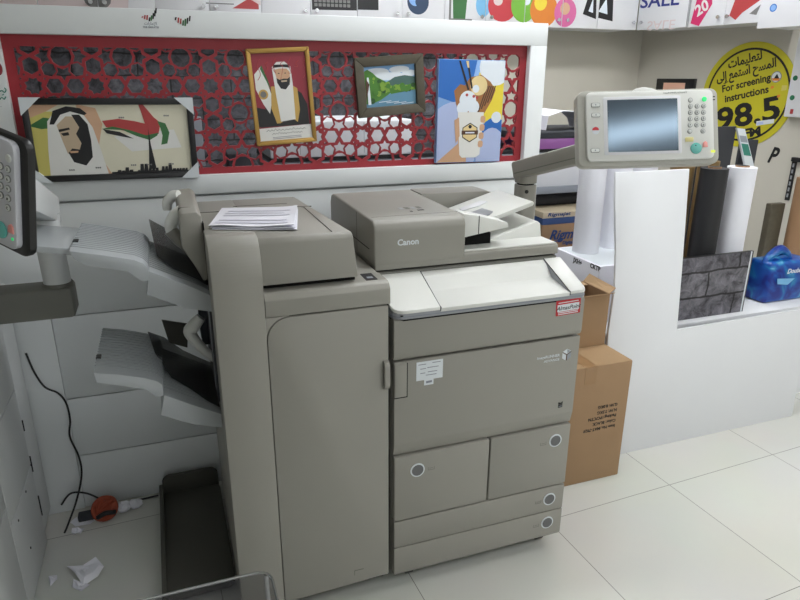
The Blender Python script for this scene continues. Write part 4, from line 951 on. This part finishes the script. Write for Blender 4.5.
cabinet('wall_cabinet', 'wall cabinet with a black keyboard print on its right door', CM(.1), .6, 2, [([(.31, .05), (.6, .055), (.6, .3), (.31, .3)], 'c_black')] + [(rrect(.325 + .026 * i, .345 + .026 * i, .07 + .024 * j, .088 + .024 * j, .003), 'c_grey') for i in range(9) for j in range(4)], (1, -1))
cabinet('wall_cabinet', 'wall cabinet with a dark blue globe print', CM(.7), .6, 2, [([(0, .06), (.14, .062), (.14, .3), (0, .3)], 'c_black'), (circ(.41, .12, .075, 24), 'c_globe'), (circ(.39, .14, .045, 16), 'c_lblue'), (circ(.42, .12, .03, 12), 'c_globe')], (1, -1))
cabinet('wall_cabinet', 'wall cabinet with a green bin print and balloon', CM(1.3), .6, 2, [([(.03, .02), (.045, .02), (.045, .3), (.03, .3)], 'c_grey'), ([(.03, .02), (.2, .02), (.2, .03), (.03, .03)], 'c_grey'), ([(.062, .03), (.15, .03), (.16, .16), (.055, .16)], 'c_green'), (circ(.28, .12, .055, 20, .075), 'c_cyan'), (circ(.425, .12, .11, 24, .10), 'c_balloon'), (circ(.39, .15, .035, 16, .03), 'c_tint'), (circ(.59, .13, .10, 24, .11), 'c_lime')], (1, -1))
cabinet('wall_cabinet', 'wall cabinet with green, orange and pink balloon prints', CM(1.9), .6, 2, [(circ(-.01, .13, .10, 24, .11), 'c_lime'), (circ(.01, .16, .03, 16), 'c_cloud'), (circ(.15, .105, .11, 24, .11), 'c_orange'), (circ(.12, .15, .05, 16), 'c_sun'), (circ(.325, .095, .09, 24, .095), 'c_pink'), (circ(.32, .12, .04, 16), 'c_peach'), ([(.47, .09), (.585, .06), (.56, .35), (.545, .35)], 'c_black'), ([(.515, .11), (.555, .10), (.547, .2)], 'c_cloud')], (1, -1))
cw = cabinet('wall_cabinet', 'single-door wall cabinet with a black set-square print beside the SALE door', CM(2.5), .345, 1, [([(-.1, .085), (.13, .05), (.1, .4), (.0, .4)], 'c_black'), ([(.0, .11), (.08, .095), (.06, .2)], 'c_cloud')], (1,))
DM = frame_mat((2.848, 2.668, Z), (.107, -.381, 0), (0, 0, 1))
sc_ = cabinet('wall_cabinet', 'corner wall cabinet with blue SALE lettering', DM, .395, 1, [], (-1,))
mk('lettering', G().add(text('SALE', .125, .165, .145, .0008, 'CENTER', bold=.002, sx=1.2), 'c_navy'), None, sc_, DM, 'blue SALE lettering')
mk('lettering', G().add(text('SALE', .09, .2, .12, .0006, 'CENTER', sx=1.2), 'c_tint', Matrix.Diagonal((1, -1, 1, 1)) @ Matrix.Translation((0, -.17, 0))), None, sc_, DM, 'faint mirrored SALE lettering')
RM = frame_mat((2.958, 2.272, Z - .003), (.15, -.9887, 0), (0, 0, 1))
rc = cabinet('wall_cabinet', 'wall cabinet with a magenta tag print and a red shape on the right side', RM, .55, 2, [([(.02, .02), (.09, -.0), (.17, .13), (.15, .22), (.05, .2)], 'c_magenta'), ([(.31, .05), (.36, .02), (.40, .06), (.52, .13), (.52, .2), (.40, .16), (.34, .16)], 'c_red'), ([(.45, .05), (.5, .04), (.52, .1)], 'c_grey')], (1, -1))
mk('lettering', G().add(text('20', .10, .065, .06, .0008, rot=.5, bold=.003), 'c_white'), None, rc, RM, 'white number 20 on the tag')
RM2 = frame_mat((2.910, 1.645, Z - .05), (.15, -.9887, 0), (0, 0, 1))
t = cabinet('wall_cabinet', 'plain white wall cabinet with a round blue sticker at the right edge', RM2, .5, 1, [(circ(.085, .105, .022, 20), 'c_blue'), (circ(.085, .105, .016, 20), 'c_lblue')], (1,))

# ------------------------------------------------------------------ the right wall: sign and small things
sg = thing('round_sign', 'round yellow sign reading For screening instructions 98.5 FM on the beige wall', 'sign', M=RW @ Matrix.Translation((.99, 1.485, .002)))
SGM = W[sg]
mk('disc', prism(circ(0, 0, .35, 72), 0, .004, 'Z'), 'sign_yellow', sg, SGM)
R14 = SGM @ Matrix.Rotation(math.radians(13.5), 4, 'Z') @ Matrix.Translation((0, 0, .0042))
mk('border', ring(0, 0, .297, .311, 0, .0004, 72), 'ink', sg, R14)
g = G()
AR1 = '\uFE95\uFE8E\uFEE4\uFEF4\uFEE0\uFECC\uFE98\uFEDF'
AR2 = '\uFEF0\uFEDF\uFE87 \uFECA\uFEE4\uFE98\uFEB3\uFE8D \uFEA2\uFEB4\uFEE4\uFEDF\uFE8D'
def fit(s, wd, h, y, bold=.0, sx=None, cx=0.0):
    b = text(s, h, 0, 0, 0, 'LEFT', bold=bold)
    xs_ = [v.co.x for v in b.verts]; k_ = wd / (max(xs_) - min(xs_)); mid = (max(xs_) + min(xs_)) / 2
    b.transform(Matrix.Translation((cx, y, 0)) @ Matrix.Diagonal((k_, 1, 1, 1)) @ Matrix.Translation((-mid, 0, 0)))
    g.add(b, 'ink')
fit(AR1, .25, .08, .215, .0025); fit(AR2, .44, .08, .142, .0025)
fit('For screening', .36, .068, .06, .002); fit('instructions', .325, .068, -.014, .002)
fit('98.5', .47, .215, -.2, .006); fit('FM', .13, .08, -.285, .004, cx=.03)
mk('lettering', g, None, sg, R14, 'black Arabic and English lettering')
g = G().add(flat(circ(0, 0, .036, 24), 0, .0006), 'ink_grey').add(flat(circ(0, 0, .031, 24), .0004, .0006), 'label_white').add(flat([(-.03, -.008), (.03, -.008), (.02, -.024), (-.02, -.024)], .0008, .0005), 'c_orange').add(flat([(-.015, -.01), (.002, .02), (.022, -.01)], .0009, .0006), 'ink')
mk('emblem', g, None, sg, RW @ Matrix.Translation((1.185, 1.607, .007)), 'small round emblem')
mk('sticker', G().add(flat([(0, 0), (.125, .012), (.125, .04), (0, .03)], 0, .0008), 'label_white').add(flat([(.005, .004), (.05, .008), (.05, .026), (.005, .022)], .0006, .0005), 'c_lilac'), None, sg, RW @ Matrix.Translation((1.105, 1.287, .0075)) @ Matrix.Rotation(.1, 4, 'Z'), 'pale price sticker')
g = G()
for a, b, s, c in ((1.235, 1.52, .035, 'c_yellow'), (1.16, 1.53, .02, 'c_orange'), (1.215, 1.475, .02, 'c_orange')): g.add(flat([(a, b), (a + s, b + .006), (a + s, b + s), (a, b + s)], .0065, .0005), c)
mk('sticker', g, None, sg, RW, 'small pale patches')
tag(mk('wall_letter', G().add(text('P', .15, 0, 0, 0, shear=.25, bold=.004, ext=.001, sx=.7), 'ink'), None, None, RW @ Matrix.Translation((1.225, 1.055, .002)) @ Matrix.Rotation(-.12, 4, 'Z')), 'black handwritten letter P on the beige wall under the yellow sign', 'letter')
wb = thing('wall_box', 'white wall box with green round stickers overlapping the yellow sign', 'box', M=RW @ Matrix.Translation((1.34, 1.36, .008)))
MB_ = W[wb]
mk('case', box(-.02, .35, 0, .52, 0, .06, .006), 'cabinet_white', wb, MB_)
for a, b in ((-.0, .24), (.004, .12)): mk('sticker', flat(circ(a + .012, b, .016, 16), .0602, .0006), 'green_dot', wb, MB_, 'green round sticker')
mk('sticker', flat(rrect(.02, .04, .02, .05, .002), .0602, .0006), 'c_red', wb, MB_, 'red square mark')
mk('window', flat(rrect(.10, .33, .06, .25, .004), .0602, .0008), 'c_teal', wb, MB_)
hb = thing('slotted_bracket', 'black slotted shelf bracket on the beige wall at the right edge', 'bracket', M=RW @ Matrix.Translation((1.405, .82, .001)))
g = G().add(box(0, .028, 0, .27, 0, .012), 'ink')
for i in range(6): g.add(box(.008, .02, .02 + .04 * i, .045 + .04 * i, .012, .0125), 'lip_grey')
mk('upright', g, None, hb, W[hb]); mk('shelf_arm', box(0, .3, .258, .285, .0, .03, .003), 'ink', hb, W[hb])
g = G().add(prism(rrect(0, .345, 0, .125, .004), 0, .03, 'Z', .003), 'frame_black').add(flat(rrect(.07, .27, .025, .095, .001), .0302, .001), 'p_peach')
tag(mk('wall_display', g, None, None, RW @ Matrix.Translation((.225, 1.468, .001))), 'small dark frame with a peach centre on the wall behind the touch panel', 'display')

# ------------------------------------------------------------------ camera, world, view
cam = bpy.data.cameras.new('camera'); co = bpy.data.objects.new('camera', cam); COL.objects.link(co)
fwd = Vector((.32334543, .88810453, -.32667733)); rr = Vector((.94016803, -.34068273, .00439932)); uu = Vector((.10738627, .30855408, .94512569))
Mc = Matrix.Identity(4)
for i in range(3): Mc[i][0] = rr[i]; Mc[i][1] = uu[i]; Mc[i][2] = -fwd[i]
Mc[0][3], Mc[1][3], Mc[2][3] = -.5558, -1.5893, 1.5928
co.matrix_world = Mc
cam.sensor_width = 36; cam.sensor_fit = 'HORIZONTAL'; cam.lens = 643.97 * 36 / 800; cam.clip_start = .02
scene.camera = co
w = bpy.data.worlds.new('world'); scene.world = w; w.use_nodes = True
bg = w.node_tree.nodes['Background']; bg.inputs[0].default_value = (.9, .95, 1, 1); bg.inputs[1].default_value = .3
vs = scene.view_settings; vs.view_transform = 'Standard'; vs.look = 'None'; vs.gamma = 1; vs.use_curve_mapping = False; vs.exposure = 0.3
